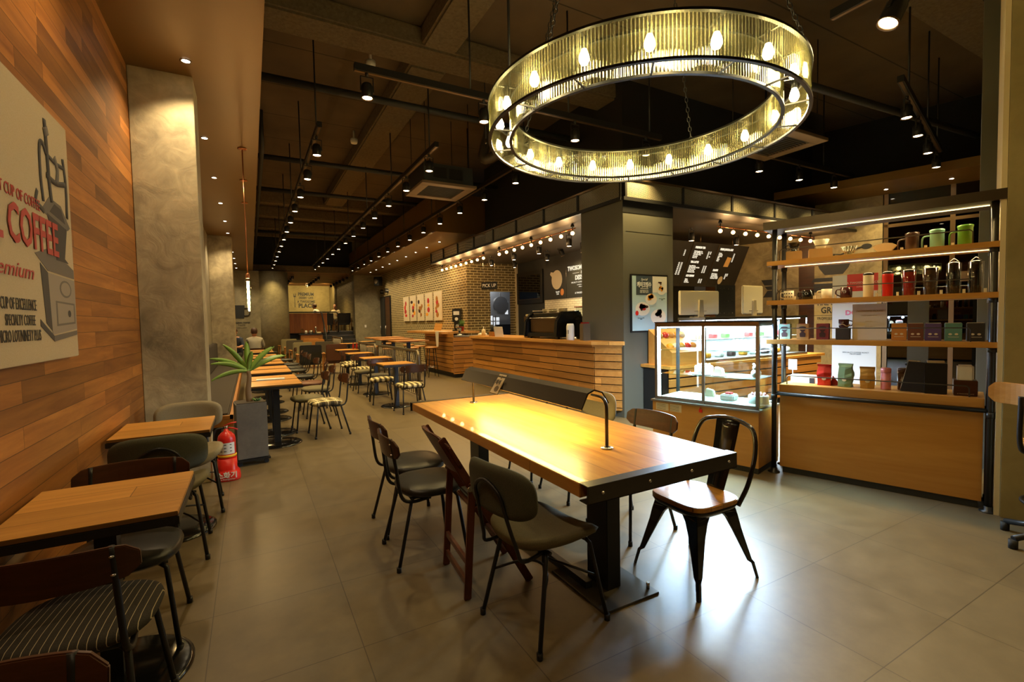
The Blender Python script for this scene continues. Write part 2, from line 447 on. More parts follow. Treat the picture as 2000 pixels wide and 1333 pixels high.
    def build(s, name, mat, parent=None, bevel=0, seg=2, sub=0, loc=None):
        me = bpy.data.meshes.new(name); me.from_pydata(s.v, [], s.f)
        me.polygons.foreach_set('use_smooth', s.sm)
        mats = mat if isinstance(mat, (list, tuple)) else [mat]
        for k in mats: me.materials.append(MATS[k] if isinstance(k, str) else k)
        if len(mats) > 1: me.polygons.foreach_set('material_index', s.mi)
        bm = bmesh.new(); bm.from_mesh(me)
        bmesh.ops.recalc_face_normals(bm, faces=bm.faces)
        if bevel:
            es = [e for e in bm.edges if len(e.link_faces) == 2 and e.calc_face_angle(0) > R_(40)]
            bmesh.ops.bevel(bm, geom=es, offset=bevel, segments=seg, affect='EDGES', clamp_overlap=True)
            for f in bm.faces:
                if f.calc_area() < bevel * 1.2: f.smooth = f.smooth
        bm.to_mesh(me); bm.free()
        o = bpy.data.objects.new(name, me); COL.objects.link(o)
        if sub:
            md = o.modifiers.new('s', 'SUBSURF'); md.levels = sub; md.render_levels = sub
        if parent is not None: o.parent = parent
        if loc is not None: o.location = loc
        return o
def tag(o, label, cat, group=None):
    o['label'] = label; o['category'] = cat
    if group: o['group'] = group
    return o
def thing(name, label, cat, loc=(0, 0, 0), rz=0.0, group=None):
    o = bpy.data.objects.new(name, None); COL.objects.link(o); o.empty_display_size = .1
    o.location = loc; o.rotation_euler = (0, 0, R_(rz)); return tag(o, label, cat, group)
def struct(o): o['kind'] = 'structure'; return o
def sbox(name, mat, *b, bevel=0): return struct(G().box(*b).build(name, mat, bevel=bevel))
def kids(o): return [c for c in COL.objects if c.parent == o]
CH = {}
def dup(o, label, loc, rz=0.0, group=None, cat=None):
    tree = CH.get(o.name)
    if tree is None:
        tree = [(c, [d for d in COL.objects if d.parent == c]) for c in COL.objects if c.parent == o]; CH[o.name] = tree
    r = o.copy(); COL.objects.link(r); r.location = loc; r.rotation_euler = (0, 0, R_(rz)); r['label'] = label
    if group: r['group'] = group
    if cat: r['category'] = cat
    for c, sub in tree:
        k = c.copy(); COL.objects.link(k); k.parent = r
        for d in sub:
            q = d.copy(); COL.objects.link(q); q.parent = k
    return r
def swap(o, part, mat):   # give copied part(s) their own mesh with another material
    for c in [c for c in COL.objects if c.parent == o and c.name.split('.')[0] == part]:
        key = (c.data.name, mat)
        if key not in CH:
            m = c.data.copy(); m.materials[0] = MATS[mat]; CH[key] = m
        c.data = CH[key]
def text(name, body, size, mat, parent, loc, rot=(PI / 2, 0, 0), align='CENTER', xs=1.0, width=None, bold=0.0, ext=.0008, shear=0.0, space=1.0, label=None):
    cu = bpy.data.curves.new(name, 'FONT'); cu.body = body; cu.size = size; cu.align_x = align; cu.align_y = 'CENTER'
    cu.extrude = ext; cu.offset = bold; cu.shear = shear; cu.space_character = space; cu.resolution_u = 2; cu.space_line = .9
    tmp = bpy.data.objects.new('tmp', cu); COL.objects.link(tmp)
    bpy.context.view_layer.update()
    me = bpy.data.meshes.new_from_object(tmp.evaluated_get(bpy.context.evaluated_depsgraph_get()))
    bpy.data.objects.remove(tmp); bpy.data.curves.remove(cu)
    me.name = name; me.materials.clear(); me.materials.append(MATS[mat])
    if width:
        q = [v.co.x for v in me.vertices]; xs = width / (max(q) - min(q)); r_ = max(q) if align == 'RIGHT' else 0
        for v in me.vertices: v.co.x -= r_
    o = bpy.data.objects.new(name, me); COL.objects.link(o); o.location = loc; o.rotation_euler = rot; o.scale = (xs, 1, 1)
    if parent is not None: o.parent = parent
    if label: o['label'] = label
    return o
def arc(c, r, a0, a1, n, plane='xz'):
    out = []
    for i in range(n + 1):
        a = R_(a0 + (a1 - a0) * i / n); u, v = r * math.cos(a), r * math.sin(a)
        out.append({'xz': (c[0] + u, c[1], c[2] + v), 'xy': (c[0] + u, c[1] + v, c[2]), 'yz': (c[0], c[1] + u, c[2] + v)}[plane])
    return out
def smooth_path(pts, n=5):   # Catmull-Rom
    P = [Vector(p) for p in pts]; out = []
    for i in range(len(P) - 1):
        a = P[i - 1] if i else P[0] * 2 - P[1]; b, c = P[i], P[i + 1]; d = P[i + 2] if i + 2 < len(P) else c * 2 - b
        for k in range(n):
            t = k / n; out.append(.5 * ((2 * b) + (c - a) * t + (2 * a - 5 * b + 4 * c - d) * t * t + (3 * b - a - 3 * c + d) * t ** 3))
    out.append(P[-1]); return out

# ================================================================ SETTING
FX1, FY1 = 15.0, 31.2
sbox('floor', 'floor_tile', -1.0, -3.0, -.12, FX1, 22.6, 0)
t_ = NT('ceiling_panels'); co = t_.coord(); X = t_.sep(co); a_ = t_.noise(co, .7, 4, .6)
c_ = t_.ramp(a_, [(.3, '#4a3d2f'), (.7, '#665641')])
f_ = t_.math('GREATER_THAN', t_.math('ABSOLUTE', t_.math('SUBTRACT', t_.math('FRACT', t_.math('DIVIDE', X[1], 1.22)), .5)), .492)
t_.base(t_.mix(t_.math('MULTIPLY', f_, .8), c_, (.008, .006, .004))); t_.set(.9); MATS['ceiling_panels'] = t_.m
sbox('ceiling', 'ceiling_panels', -1.0, -3.0, 5.27, FX1, 22.6, 5.45)
# left wall: cedar boards up to the first plaster pillar, plaster beyond
sbox('wall_left', 'cedar_wall', -1.0, -3.0, 0, -.83, 5.25, 3.64)
sbox('wall_left_rear', 'plaster_dark', -1.0, 5.25, 0, -.83, 21.9, 3.64)
sbox('pillar_left', 'plaster', -.83, 5.10, 0, -.365, 5.52, 3.64, bevel=.006)
sbox('pillar_left_far', 'plaster', -.83, 13.66, 0, -.33, 14.3, 3.64, bevel=.006)
sbox('ceiling_soffit_left', 'soffit_brown', -1.0, -3.0, 3.64, .17, 22.0, 5.27)
sbox('ceiling_soffit_right', 'soffit_brown', 4.06, 11.1, 3.64, 5.4, 22.6, 4.6)
# far end
sbox('wall_far_left', 'plaster_dark', -1.0, 21.9, 0, .45, 22.2, 3.64)
struct(G().lathe([(.62, 0), (.62, 3.64)], (.85, 22.3, 0), 32).build('pillar_round_far', 'plaster_dark'))
sbox('wall_far_right', 'plaster_dark', 4.2, 22.4, 0, 5.6, 22.9, 5.27)
sbox('ceiling_beam_far', 'beam_spray', .17, 22.3, 3.72, 4.2, 22.6, 3.95)
sbox('wall_far_upper', 'ceiling_black', .17, 22.6, 3.95, 4.2, 22.9, 5.27)
# raised seating area at the far end, reached by steps
sbox('floor_platform', 'dark_grey', .6, 22.9, 0, 5.2, 31.0, 1.08)
g = G()
for i in range(6): g.box(2.75, 22.9 - .27 * (i + 1), 0, 4.2, 22.9 - .27 * i, 1.08 - .18 * (i + 1) + .0)
struct(g.build('floor_steps', 'dark_grey'))
g = G()
for i in range(6): g.box(2.75, 22.9 - .27 * i - .02, 1.08 - .18 * i, 4.2, 22.9 - .27 * i + .02, 1.08 - .18 * i + .012)
struct(g.build('trim_1', 'brushed_steel'))
sbox('wall_back', 'plaster_far', .4, 30.5, 1.08, 5.2, 30.8, 3.75)
sbox('ceiling_platform', 'ceiling_wood', .4, 22.6, 3.72, 5.2, 30.8, 3.85)
sbox('wall_platform_right', 'brick_y', 4.32, 22.9, 1.08, 4.6, 28.2, 3.72)
sbox('wall_platform_right_rear', 'plaster_far', 4.25, 28.2, 1.08, 4.6, 30.5, 3.72)
# brick walls
sbox('wall_right', 'brick_y', 5.4, 12.4, 0, 5.6, 22.4, 3.64)
sbox('wall_right_upper', 'ceiling_black', 5.4, 12.4, 3.64, 5.6, 22.4, 5.27)
g = G(); g.box(5.602, 12.4, 0, 6.14, 12.6, 3.3); g.box(6.14, 12.4, 2.29, 6.90, 12.6, 3.3); g.box(6.90, 12.4, 0, 7.0, 12.6, 3.3)
struct(g.build('wall_brick_front', 'brick_x'))
struct(G().box(5.402, 12.392, 0, 5.6, 12.402, 3.3).build('wall_brick_corner', 'brick_x'))
sbox('wall_kitchen_back', 'brushed_steel', 5.6, 14.6, 0, 9.0, 14.7, 3.3)
sbox('wall_kitchen_left', 'dark_grey', 5.602, 12.6, 0, 5.7, 14.6, 3.3)
sbox('wall_kitchen_right', 'dark_grey', 9.0, 12.4, 0, 9.1, 14.6, 3.3)
sbox('trim_2', 'cream', 6.98, 12.36, 0, 7.05, 12.41, 3.1)
# counter back wall (x = 7.05)
sbox('wall_counter_back', 'dark_grey', 7.05, 7.6, 0, 7.2, 12.4, 3.3)
sbox('wall_counter_tiles', 'tile_white_y', 7.02, 7.8, .9, 7.05, 10.85, 1.96)
sbox('wall_menu_back', 'dark_grey', 7.2, 7.9, 0, 9.4, 8.0, 3.6)
# canopy over the counters
struct(G().poly([(4.66, 5.15), (11.2, 5.15), (11.2, 7.9), (7.2, 7.9), (7.2, 12.5), (5.4, 12.5), (5.4, 13.16), (4.66, 13.16)], .04, 'xy', 3.10).build('ceiling_counter', plain('canopy_brown', (.065, .05, .034), .55)))
sbox('dark_sheet_upper', 'ceiling_black', 5.35, 5.9, 3.42, 5.5, 11.0, 5.27)  # black sheet standing in for the darkness above the canopy
sbox('dark_sheet_upper_right', 'ceiling_black', 5.5, 5.9, 3.42, 11.4, 6.0, 5.27)  # same black stand-in for darkness, right-hand side
# dark panelled column with poster
g = G().box(4.645, 5.13, 0, 5.635, 6.09, 3.09)
struct(g.build('pillar_counter', 'column_grey', bevel=.002))
sbox('trim_3', 'black_metal', 4.643, 5.127, 2.925, 5.637, 5.13, 3.09)
sbox('trim_4', 'black_metal', 4.70, 5.1285, 2.66, 5.60, 5.13, 2.664)
# right-hand skewed building line: n = (.956,.294), d = (.294,-.956)
SKEW = -72.92
def sk(u, v, z=0.0):   # u along d from the left shelf post, v away from the camera
    return (4.146 + .294 * u + .956 * v, 2.604 - .956 * u + .294 * v, z)
def skbox(name, mat, u0, v0, z0, u1, v1, z1, bevel=0):
    o = G().box(u0, v0, z0, u1, v1, z1).build(name, mat, bevel=bevel)
    o.location = sk(0, 0); o.rotation_euler = (0, 0, R_(SKEW)); return struct(o)
VW = 7.15    # skewed back wall distance
skbox('wall_back_right', 'plaster', -2.95, VW, 0, -1.45, VW + .2, 3.75)      # with coffee dripper drawing
skbox('wall_back_right_middle', 'plaster', -1.15, VW, 0, .0, VW + .2, 3.75)    # with mill drawing
skbox('door_1', 'walnut', -1.45, VW + .05, 0, -1.15, VW + .12, 3.5)
skbox('wall_back_right_left', 'ceiling_wood', -3.6, VW + .3, 0, -2.95, VW + .5, 3.1)
skbox('wall_back_right_upper', 'soffit_brown', -3.0, VW - 1.2, 3.75, 5.0, VW + .3, 3.9)
skbox('wall_back_right_high', 'ceiling_black', -6.0, VW + .1, 3.9, 6.0, VW + .3, 5.27)
t = [skbox('window_1', 'glass_dark', .10, VW + .02, 0, 2.6, VW + .04, 3.75)]
skbox('wall_night', 'ceiling_black', .0, VW + 1.6, 0, 6.0, VW + 1.7, 3.75)
for i, u in enumerate((0.02, .98, 1.7, 2.6)): skbox('trim_%d' % (5 + i), 'bronze', u, VW - .02, 0, u + .07, VW + .05, 3.75)
skbox('trim_9', 'bronze', .02, VW - .02, 3.1, 2.6, VW + .05, 3.16)
skbox('trim_10', 'bronze', .98, VW - .03, 1.98, 2.6, VW + .04, 2.16)
skbox('wall_right_far', 'ceiling_black', 2.66, VW - .5, 0, 6.0, VW - .3, 3.9)
# near pillar on the right
o = struct(G().box(0, 0, 0, 1.4, 1.0, 5.27).build('pillar_right', 'plaster_far', bevel=.004)); o.location = (4.495, 1.205, 0); o.rotation_euler = (0, 0, R_(SKEW))
o = struct(G().box(-.03, .03, 0, -.002, .99, 5.27).build('trim_11', 'cream')); o.location = (4.495, 1.205, 0); o.rotation_euler = (0, 0, R_(SKEW))
o = struct(G().box(0, 0, 0, .27, .3, 5.27).build('pillar_dark', 'column_grey')); o.location = (5.75, 1.72, 0); o.rotation_euler = (0, 0, R_(SKEW))
# room shell behind and beside the camera
sbox('wall_rear', 'plaster_dark', -1.0, -3.2, 0, FX1, -3.0, 5.27)
sbox('wall_side_right', 'ceiling_black', FX1, -3.2, 0, FX1 + .2, 8.0, 5.27)
sbox('wall_hall_far', 'ceiling_black', 11.3, 7.95, 0, FX1, 8.1, 5.27)

# ceiling beams (sprayed) and sprinkler pipes
def beam(n, *b):
    g = G(); g.box(*b); return struct(g.build(n, 'beam_spray', bevel=.03))
beam('ceiling_beam_cross', .17, 6.05, 5.0, 8.0, 6.55, 5.27)
beam('ceiling_beam_long', 2.08, 6.55, 5.0, 2.62, 15.3, 5.27)
beam('ceiling_beam_long_near', 2.08, -3.0, 5.0, 2.55, 6.05, 5.27)
for k, yb in enumerate((15.3, 17.2, 19.3, 21.0)): beam('ceiling_beam_rear_%s' % 'abcd'[k], .17, yb, 4.95, 5.4, yb + .35, 5.27)
beam('ceiling_beam_side', 5.6, 2.2, 4.95, 10.8, 2.75, 5.27)
beam('ceiling_beam_side_near', 4.2, -3.0, 4.95, 4.7, 2.9, 5.27)
def pipe(label, pts, r=.045, mat='dark_grey'):
    return tag(G().tube(pts, r, 10).build('ceiling_pipe', mat), label, 'pipe', 'pipes under the ceiling')
PZ = 4.62
for k, (yy, lab) in enumerate(((6.95, 'nearest'), (10.2, 'second'), (12.6, 'third'), (18.3, 'farthest'))):
    pipe('dark sprinkler pipe running across under the ceiling, %s of the four cross pipes' % lab, [(.17, yy, PZ), (5.3, yy, PZ)], .05)
pipe('dark pipe along the ceiling beside the left soffit edge', [(.3, 9.5, 5.2), (.3, 9.55, PZ), (.3, 9.7, PZ - .04), (.3, 21.8, PZ - .04)], .04)
pipe('dark sprinkler pipe crossing above the drinks shelf', [(4.6, 3.6, 4.3), (10.5, 3.2, 4.3)], .05)
tag(G().cyl((1.62, 6.9, 5.08), .02, .19, 8).lathe([(.06, 0), (.07, .04), (.07, .09)], (1.62, 6.9, 5.02), 16).build('smoke_detector', 'white'), 'round smoke detector under the ceiling slab, nearer of two', 'detector')
tag(G().cyl((1.95, 9.9, 5.08), .02, .19, 8).lathe([(.06, 0), (.07, .04), (.07, .09)], (1.95, 9.9, 5.02), 16).build('smoke_detector', 'white'), 'round smoke detector beside the long beam, farther of two', 'detector')
for k, (x, y) in enumerate(((2.95, 8.3), (3.4, 6.9))):
    t = thing('sprinkler_head', 'small sprinkler head on a thin drop pipe, %s the cassette unit' % ('left of' if k == 0 else 'near the chandelier, right of'), 'sprinkler', (x, y, 4.28))
    G().tube([(0, 0, .05), (0, 0, .99)], .008, 6).build('drop_pipe', 'dark_grey', t); G().lathe([(.006, -.03), (.02, -.02), (.012, 0), (.015, .05)], seg=10).build('head', 'steel', t)

# wall graphics painted on the far walls
def graphic(name, label, loc, rz=0.0): return thing(name, label, 'wall graphic', loc, rz)
t = graphic('wall_lettering', 'dark slogan lettering and fork drawing on the far lit wall', (2.95, 30.49, 2.87))
text('lettering', 'PREMIUM', .26, 'dark_grey', t, (.0, 0, .34), xs=.80, bold=.009)
text('lettering', 'DESSERT CAFE', .15, 'dark_grey', t, (.0, 0, .13), xs=.80, bold=.005)
text('lettering', 'A TWOSOME', .19, 'dark_grey', t, (.0, 0, -.10), xs=.85, bold=.006)
text('lettering', 'PLACE', .34, 'dark_grey', t, (.0, 0, -.34), xs=.88, bold=.012)
G().rect(-.42, .015, .42, .022).build('rule', 'dark_grey', t, loc=(0, -.004, 0))
g = G().poly([(-.63, -.42), (-.59, -.42), (-.60, .2), (-.62, .2)], .003).poly([(-.67, .18), (-.55, .18), (-.54, .38), (-.56, .38), (-.57, .25), (-.60, .25), (-.605, .38), (-.615, .38), (-.62, .25), (-.65, .25), (-.66, .38), (-.68, .38)], .003)
g.build('fork_drawing', 'dark_grey', t, loc=(0, -.004, 0))
t = graphic('cup_graphic', 'dark cup drawing with small lettering on the far left plaster wall', (-.30, 21.89, 1.95))
G().poly([(-.2, -.22), (.1, -.22), (.13, .3), (-.22, .3)], .003).tube(smooth_path([(.12, 0, .18), (.28, 0, .16), (.28, 0, -.08), (.1, 0, -.12)], 5), .022, 6).build('cup_drawing', 'dark_grey', t, loc=(0, -.004, 0))
text('lettering', 'ORIGINAL COFFEE', .07, 'dark_grey', t, (0, 0, -.40), bold=.003); text('lettering', 'TASTE', .09, 'dark_grey', t, (0, 0, -.50)); text('lettering', 'COFFEE & DESSERT', .045, 'dark_grey', t, (0, 0, -.60))
tag(struct(G().rect(-.04, -.06, .04, .06, .01).build('light_switch', 'white', loc=(4.65, 22.385, 1.3))), 'white wall switch plate on the far right plaster wall', 'switch').pop('kind')
# coffee dripper and mill drawings on the skewed wall
t = graphic('dripper_graphic', 'dark pour-over dripper drawing on the plaster wall behind the counter', sk(-2.02, VW - .004), SKEW)
G().poly([(-.18, 2.24), (.18, 2.24), (.11, 2.11), (-.11, 2.11)], .003).poly([(-.11, 2.09), (.11, 2.09), (.05, 2.01), (-.05, 2.01)], .003).poly([(-.05, 1.99), (.05, 1.99), (.14, 1.84), (-.14, 1.84)], .003).tube([(.13, 0, 2.03), (.18, 0, 1.97), (.14, 0, 1.88)], .008, 6).build('dripper_drawing', 'dark_grey', t)
t = graphic('mill_graphic', 'dark coffee mill drawing and lettering on the plaster wall behind the shelf', sk(-.80, VW - .004), SKEW)
g = G().poly([(-.30, 2.52), (.30, 2.52), (.26, 2.40), (.16, 2.26), (-.16, 2.26), (-.26, 2.40)], .003).tube([(0, 0, 2.52), (0, 0, 2.68), (.12, 0, 2.66), (.32, 0, 2.74), (.48, 0, 2.78)], .018, 6).ell(.55, 2.78, .09, .055, .003)
g.poly([(-.36, 2.2), (.36, 2.2), (.40, 2.12), (-.40, 2.12)], .003).poly([(-.36, 2.08), (.36, 2.08), (.36, 1.90), (-.36, 1.90)], .003)
g.build('mill_drawing', 'dark_grey', t)
text('lettering', 'FINE GRADE', .13, 'dark_grey', t, (0, -.002, 1.66), xs=.8, bold=.003); text('lettering', 'GRIND', .18, 'dark_grey', t, (0, -.002, 1.51), xs=.8, bold=.004)
text('lettering', 'FROM SEED TO CUP', .08, 'dark_grey', t, (0, -.002, 1.34), xs=.8); G().rect(-.36, 1.405, .36, 1.411).build('rule', 'dark_grey', t)

# ================================================================ LIGHT FITTINGS
def spot_head():
    t = thing('track_spotlight', 'black can spotlight', 'spotlight', (0, 0, 0))
    G().lathe([(.052, 0), (.056, .006), (.056, .11), (.045, .135), (.03, .145)], (0, 0, 0), 18).build('housing', 'black_metal', t); HS = kids(t)[-1]
    G().lathe([(.0001, 0), (.044, 0), (.046, -.004), (.0001, -.004)], (0, 0, .003), 16).build('lamp', 'lamp_glow', HS)
    G().lathe([(.048, .0), (.058, -.006), (.058, .006), (.048, .008)], (0, 0, -.004), 18).build('rim', 'bronze', HS)
    G().bar((.062, 0, .06), (.062, 0, .2), .008, .02).bar((-.062, 0, .06), (-.062, 0, .2), .008, .02).bar((-.064, 0, .2), (.064, 0, .2), .02, .01).cyl((0, 0, .2), .018, .08, 8).cyl((.06, 0, .06), .012, .012, 6).build('yoke', 'black_metal', t)
    return t
SPOT = spot_head(); SPOT_USED = [False]
def put_spot(x, y, z, label, group, energy=1.0, tilt=None, size=105, col=WARM):
    if not SPOT_USED[0]: o = SPOT; SPOT_USED[0] = True; o.location = (x, y, z); o['label'] = label; o['group'] = group
    else: o = dup(SPOT, label, (x, y, z), 0, group)
    tx, ty = tilt or (0, 0)
    o.rotation_euler = (R_(tx), R_(ty), 0)
    if energy > 0:
        bpy.context.view_layer.update()
        d = Euler((R_(tx), R_(ty), 0)).to_matrix() @ Vector((0, 0, -1))
        p = Vector((x, y, z)) + d * .02
        spot_light('spot_beam', p, E_SPOT * energy, col, size, .85, p + d, .045)
    return o
ORD = ['nearest', 'second', 'third', 'fourth', 'fifth', 'sixth', 'seventh', 'eighth', 'ninth', 'tenth', 'eleventh', 'twelfth', 'thirteenth', 'fourteenth']
def track(label, a, b, rods, z=3.98):
    t = thing('light_track', label, 'light track', (a[0], a[1], z), 0)
    d = Vector((b[0] - a[0], b[1] - a[1], 0))
    G().bar((0, 0, 0), d, .06, .07).build('rail', 'black_metal', t)
    G().bar((0, 0, -.037), d + Vector((0, 0, -.037)), .03, .006).build('rail_slot', 'bronze', t)
    for k in rods:
        p = d * k; G().tube([p + Vector((0, 0, .03)), p + Vector((0, 0, 5.27 - z))], .011, 6).build('hanging_rod', 'black_metal', t)
    return t
YS = [6.9 + 1.19 * i for i in range(14)]
XR = (.87, 2.44, 3.93)
for r, (xr, nm) in enumerate(zip(XR, ('left', 'middle', 'right'))):
    track('long black lighting track hanging over the %s of the hall' % ('left tables' if r == 0 else 'middle aisle' if r == 1 else 'counter front'), (xr, 6.55 if r < 2 else 6.3), (xr, 22.0), [.02, .16, .3, .45, .6, .75, .9])
    for i, y in enumerate(YS):
        if y > 22.2: continue
        put_spot(xr, y, 3.70, 'black can spotlight, %s from the camera end of the %s long track' % (ORD[i], nm), 'spotlights on the %s long track' % nm, 1.0)
track('short black lighting track hanging across near the chandelier', (1.0, 4.95), (5.2, 4.95), [.3, .62, .95])
for i, x in enumerate((1.12, 2.42, 3.70, 4.92)):
    put_spot(x, 4.95, 3.70, 'black can spotlight on the short near cross track, %s' % ('at its left end' if i == 0 else 'left of the chandelier' if i == 1 else 'seen through the chandelier ring' if i == 2 else 'at its right end'), 'spotlights on the near cross track', .9 if i < 3 else 4.0)
track('black lighting track hanging over the pastry counter', (6.6, 4.72), (9.9, 4.72), [.2, .7])
for i, (x, e) in enumerate(((7.1, 1.3), (8.18, .9), (9.25, .9))):
    put_spot(x, 4.72, 3.70, 'black can spotlight %s on the track over the pastry counter' % ('blazing bright' if i == 0 else 'second from the left' if i == 1 else 'at the right end'), 'spotlights over the pastry counter', e * 3.2)
track('black lighting track running away behind the drinks shelf', (6.3, 2.55), (9.6, 3.35), [.15, .6, .9])
for i, (x, y) in enumerate(((6.78, 2.68), (7.6, 2.88), (8.55, 3.12), (9.5, 3.36))):
    put_spot(x, y, 3.70, 'black can spotlight, %s of four on the track behind the drinks shelf' % ORD[i], 'spotlights behind the shelf', 2.2)
o = put_spot(4.5, 1.91, 3.72, 'large black can spotlight hanging at the top right', 'spotlight above the shelf', 3.0, tilt=(14, 22)); o.scale = (1.35,) * 3
track('black lighting track above the top right spotlight', (4.45, .4), (4.45, 2.3), [.9])
# spotlights of the raised far room
for r, (xr, n, y0) in enumerate(((1.75, 5, 23.6), (2.85, 6, 23.6), (4.05, 6, 23.3))):
    for i in range(n):
        o = put_spot(xr, y0 + 1.0 * i, 3.50, 'small spotlight under the wooden ceiling of the raised area, %s row, %s from the front' % (('left', 'middle', 'right')[r], ORD[i]), 'spotlights of the raised area', 0)
for x in (1.9, 2.9, 3.8):
    spot_light('platform_beam', (x, 28.3, 3.6), 85, WARM, 120, 1, (x, 30.4, 2.6), .1)
spot_light('platform_beam', (2.9, 25.2, 3.6), 160, WARM, 130, 1, (2.9, 25.2, 1), .1)
# recessed downlights
def downlight():
    t = thing('downlight', 'small recessed downlight', 'downlight', (0, 0, 0))
    G().lathe([(.0001, -.002), (.03, -.002), (.03, .0), (.0001, .0)], seg=14).build('lamp', 'downlight_glow', t)
    G().lathe([(.031, -.004), (.044, -.004), (.044, 0), (.031, 0)], seg=18).build('ring', 'bronze', t)
    return t
DL = downlight()
ys_l = [4.82, 6.67, 8.37, 10.05, 11.72, 13.2, 15.0, 16.5, 18.0, 19.5, 21.0]
for i, y in enumerate(ys_l):
    lab = 'recessed downlight in the left soffit, %s from the camera' % (ORD[i])
    o = DL if i == 0 else dup(DL, lab, (0, 0, 0))
    o['label'] = lab; o['group'] = 'downlights in the left soffit'; o.location = (-.385, y, 3.638)
    spot_light('soffit_beam', (-.385, y, 3.60), 60, (1, .76, .45), 120, .9, (-.385, y, 0), .03)
for i in range(9):
    y = 12.5 + 1.07 * i
    dup(DL, 'recessed downlight in the right soffit over the brick wall, %s from the camera' % ORD[i], (4.66, y, 3.638), 0, 'downlights in the right soffit')
    spot_light('soffit_beam', (4.66, y, 3.60), 60, (1, .76, .42), 130, .9, (4.9, y, 0), .03)
for i, (u, lab) in enumerate(((.1, 'left'), (1.0, 'middle'), (2.2, 'right'))):
    p = sk(u, VW - .5, 3.748)
    dup(DL, 'recessed downlight in the soffit before the dark glass wall, the %s one' % lab, p, 0, 'downlights before the glass wall'); spot_light('soffit_beam', (p[0], p[1], 3.7), 60, WARM, 120, .9, (p[0], p[1], 0), .03)
# near-camera soffit wash (the row of downlights goes on above the camera)
for y in (3.0, 1.3, -.4): 
    dup(DL, 'recessed downlight in the left soffit above the near wall table', (-.385, y, 3.638), 0, 'downlights in the left soffit')
    spot_light('soffit_beam', (-.385, y, 3.60), 24, (1, .74, .42), 125, .9, (-.5, y, 0), .03)
# added fill spots behind the camera
for x, y in ((1.2, -1.2), (3.2, -.6), (1.2, -2.4), (4.2, -1.5)):
    spot_light('spot_beam', (x, y, 3.7), 32, WARM, 110, .9, (x, y, 0), .05)

# tube filament pendants on the left
def pendant(i, x, y):
    t = thing('tube_pendant', 'glowing tube filament pendant on a copper cord, %s' % (('nearest', 'second', 'third')[i] + ' in the left row'), 'pendant lamp', (x, y, 3.64), 0, 'tube pendants on the left')
    G().lathe([(.0001, 0), (.05, 0), (.055, -.012), (.012, -.02), (.0001, -.02)], seg=16).build('ceiling_rose', 'copper', t)
    G().tube([(0, 0, -.02), (0, 0, -1.56)], .007, 6).build('cord', 'copper', t)
    G().lathe([(.012, .0), (.022, -.01), (.024, -.06), (.02, -.065)], (0, 0, -1.55), 12).build('socket', 'copper', t)
    G().lathe([(.022, 0), (.034, -.03), (.036, -.32), (.026, -.36), (.0001, -.37)], (0, 0, -1.61), 14).build('glass_tube', 'glass_clear', t)
    g = G()
    for k in range(4):
        a = k * PI / 2; g.tube([(.012 * math.cos(a + q * .7), .012 * math.sin(a + q * .7), -1.65 - .03 * q) for q in range(11)], .0042, 5)
    g.build('filament', 'filament', t)
    point_light('pendant_glow', (x, y, 1.86), 9, (1, .6, .25), .04)
for i, y in enumerate((6.86, 8.34, 9.84)): pendant(i, -.005, y)

# ceiling cassettes
def cassette(label, x0, y0, x1, y1, z):
    t = thing('ceiling_cassette', label, 'air conditioner', ((x0 + x1) / 2, (y0 + y1) / 2, z)); w, d = (x1 - x0) / 2, (y1 - y0) / 2
    G().box(-w + .05, -d + .05, .04, w - .05, d - .05, .36).build('housing', 'dark_grey', t)
    g = G()
    for k in (0, 1): g.rect(-.30 + k * .3, .12, -.05 + k * .3, .30, .01, -d + .04)
    g.build('side_grille', 'black_metal', t)
    G().box(-w, -d, 0, w, -d + .16, .045).box(-w, d - .16, 0, w, d, .045).box(-w, -d + .16, 0, -w + .16, d - .16, .045).box(w - .16, -d + .16, 0, w, d - .16, .045).build('fascia', plain('fascia_brown', (.20, .14, .09), .5), t, bevel=.004)
    g = G()
    for k in range(14): yy = -d + .18 + k * (2 * d - .36) / 13; g.box(-w + .16, yy - .006, .012, w - .16, yy + .006, .02)
    g.build('intake_grille', 'dark_grey', t)
    for a, b in ((-1, -1), (1, -1), (-1, 1), (1, 1)): G().tube([(a * (w - .1), b * (d - .1), .3), (a * (w - .1), b * (d - .1), 5.27 - z)], .007, 5).build('hanging_rod', 'black_metal', t)
cassette('large square ceiling cassette air conditioner hanging left of the chandelier', 2.62, 7.75, 3.62, 8.75, 3.78)
cassette('large square ceiling cassette air conditioner hanging behind the right of the chandelier', 6.2, 3.75, 7.2, 4.7, 3.86)
tag(G().tube(smooth_path([(3.9, 7.9, 5.2), (3.95, 7.9, 4.9), (3.8, 7.8, 4.35), (4.2, 7.6, 4.5), (4.9, 7.5, 4.62)], 8), .09, 12).build('flexible_duct', plain('duct', (.12, .10, .08), .5, .5)), 'crumpled flexible duct hanging beside the ceiling cassette', 'duct')

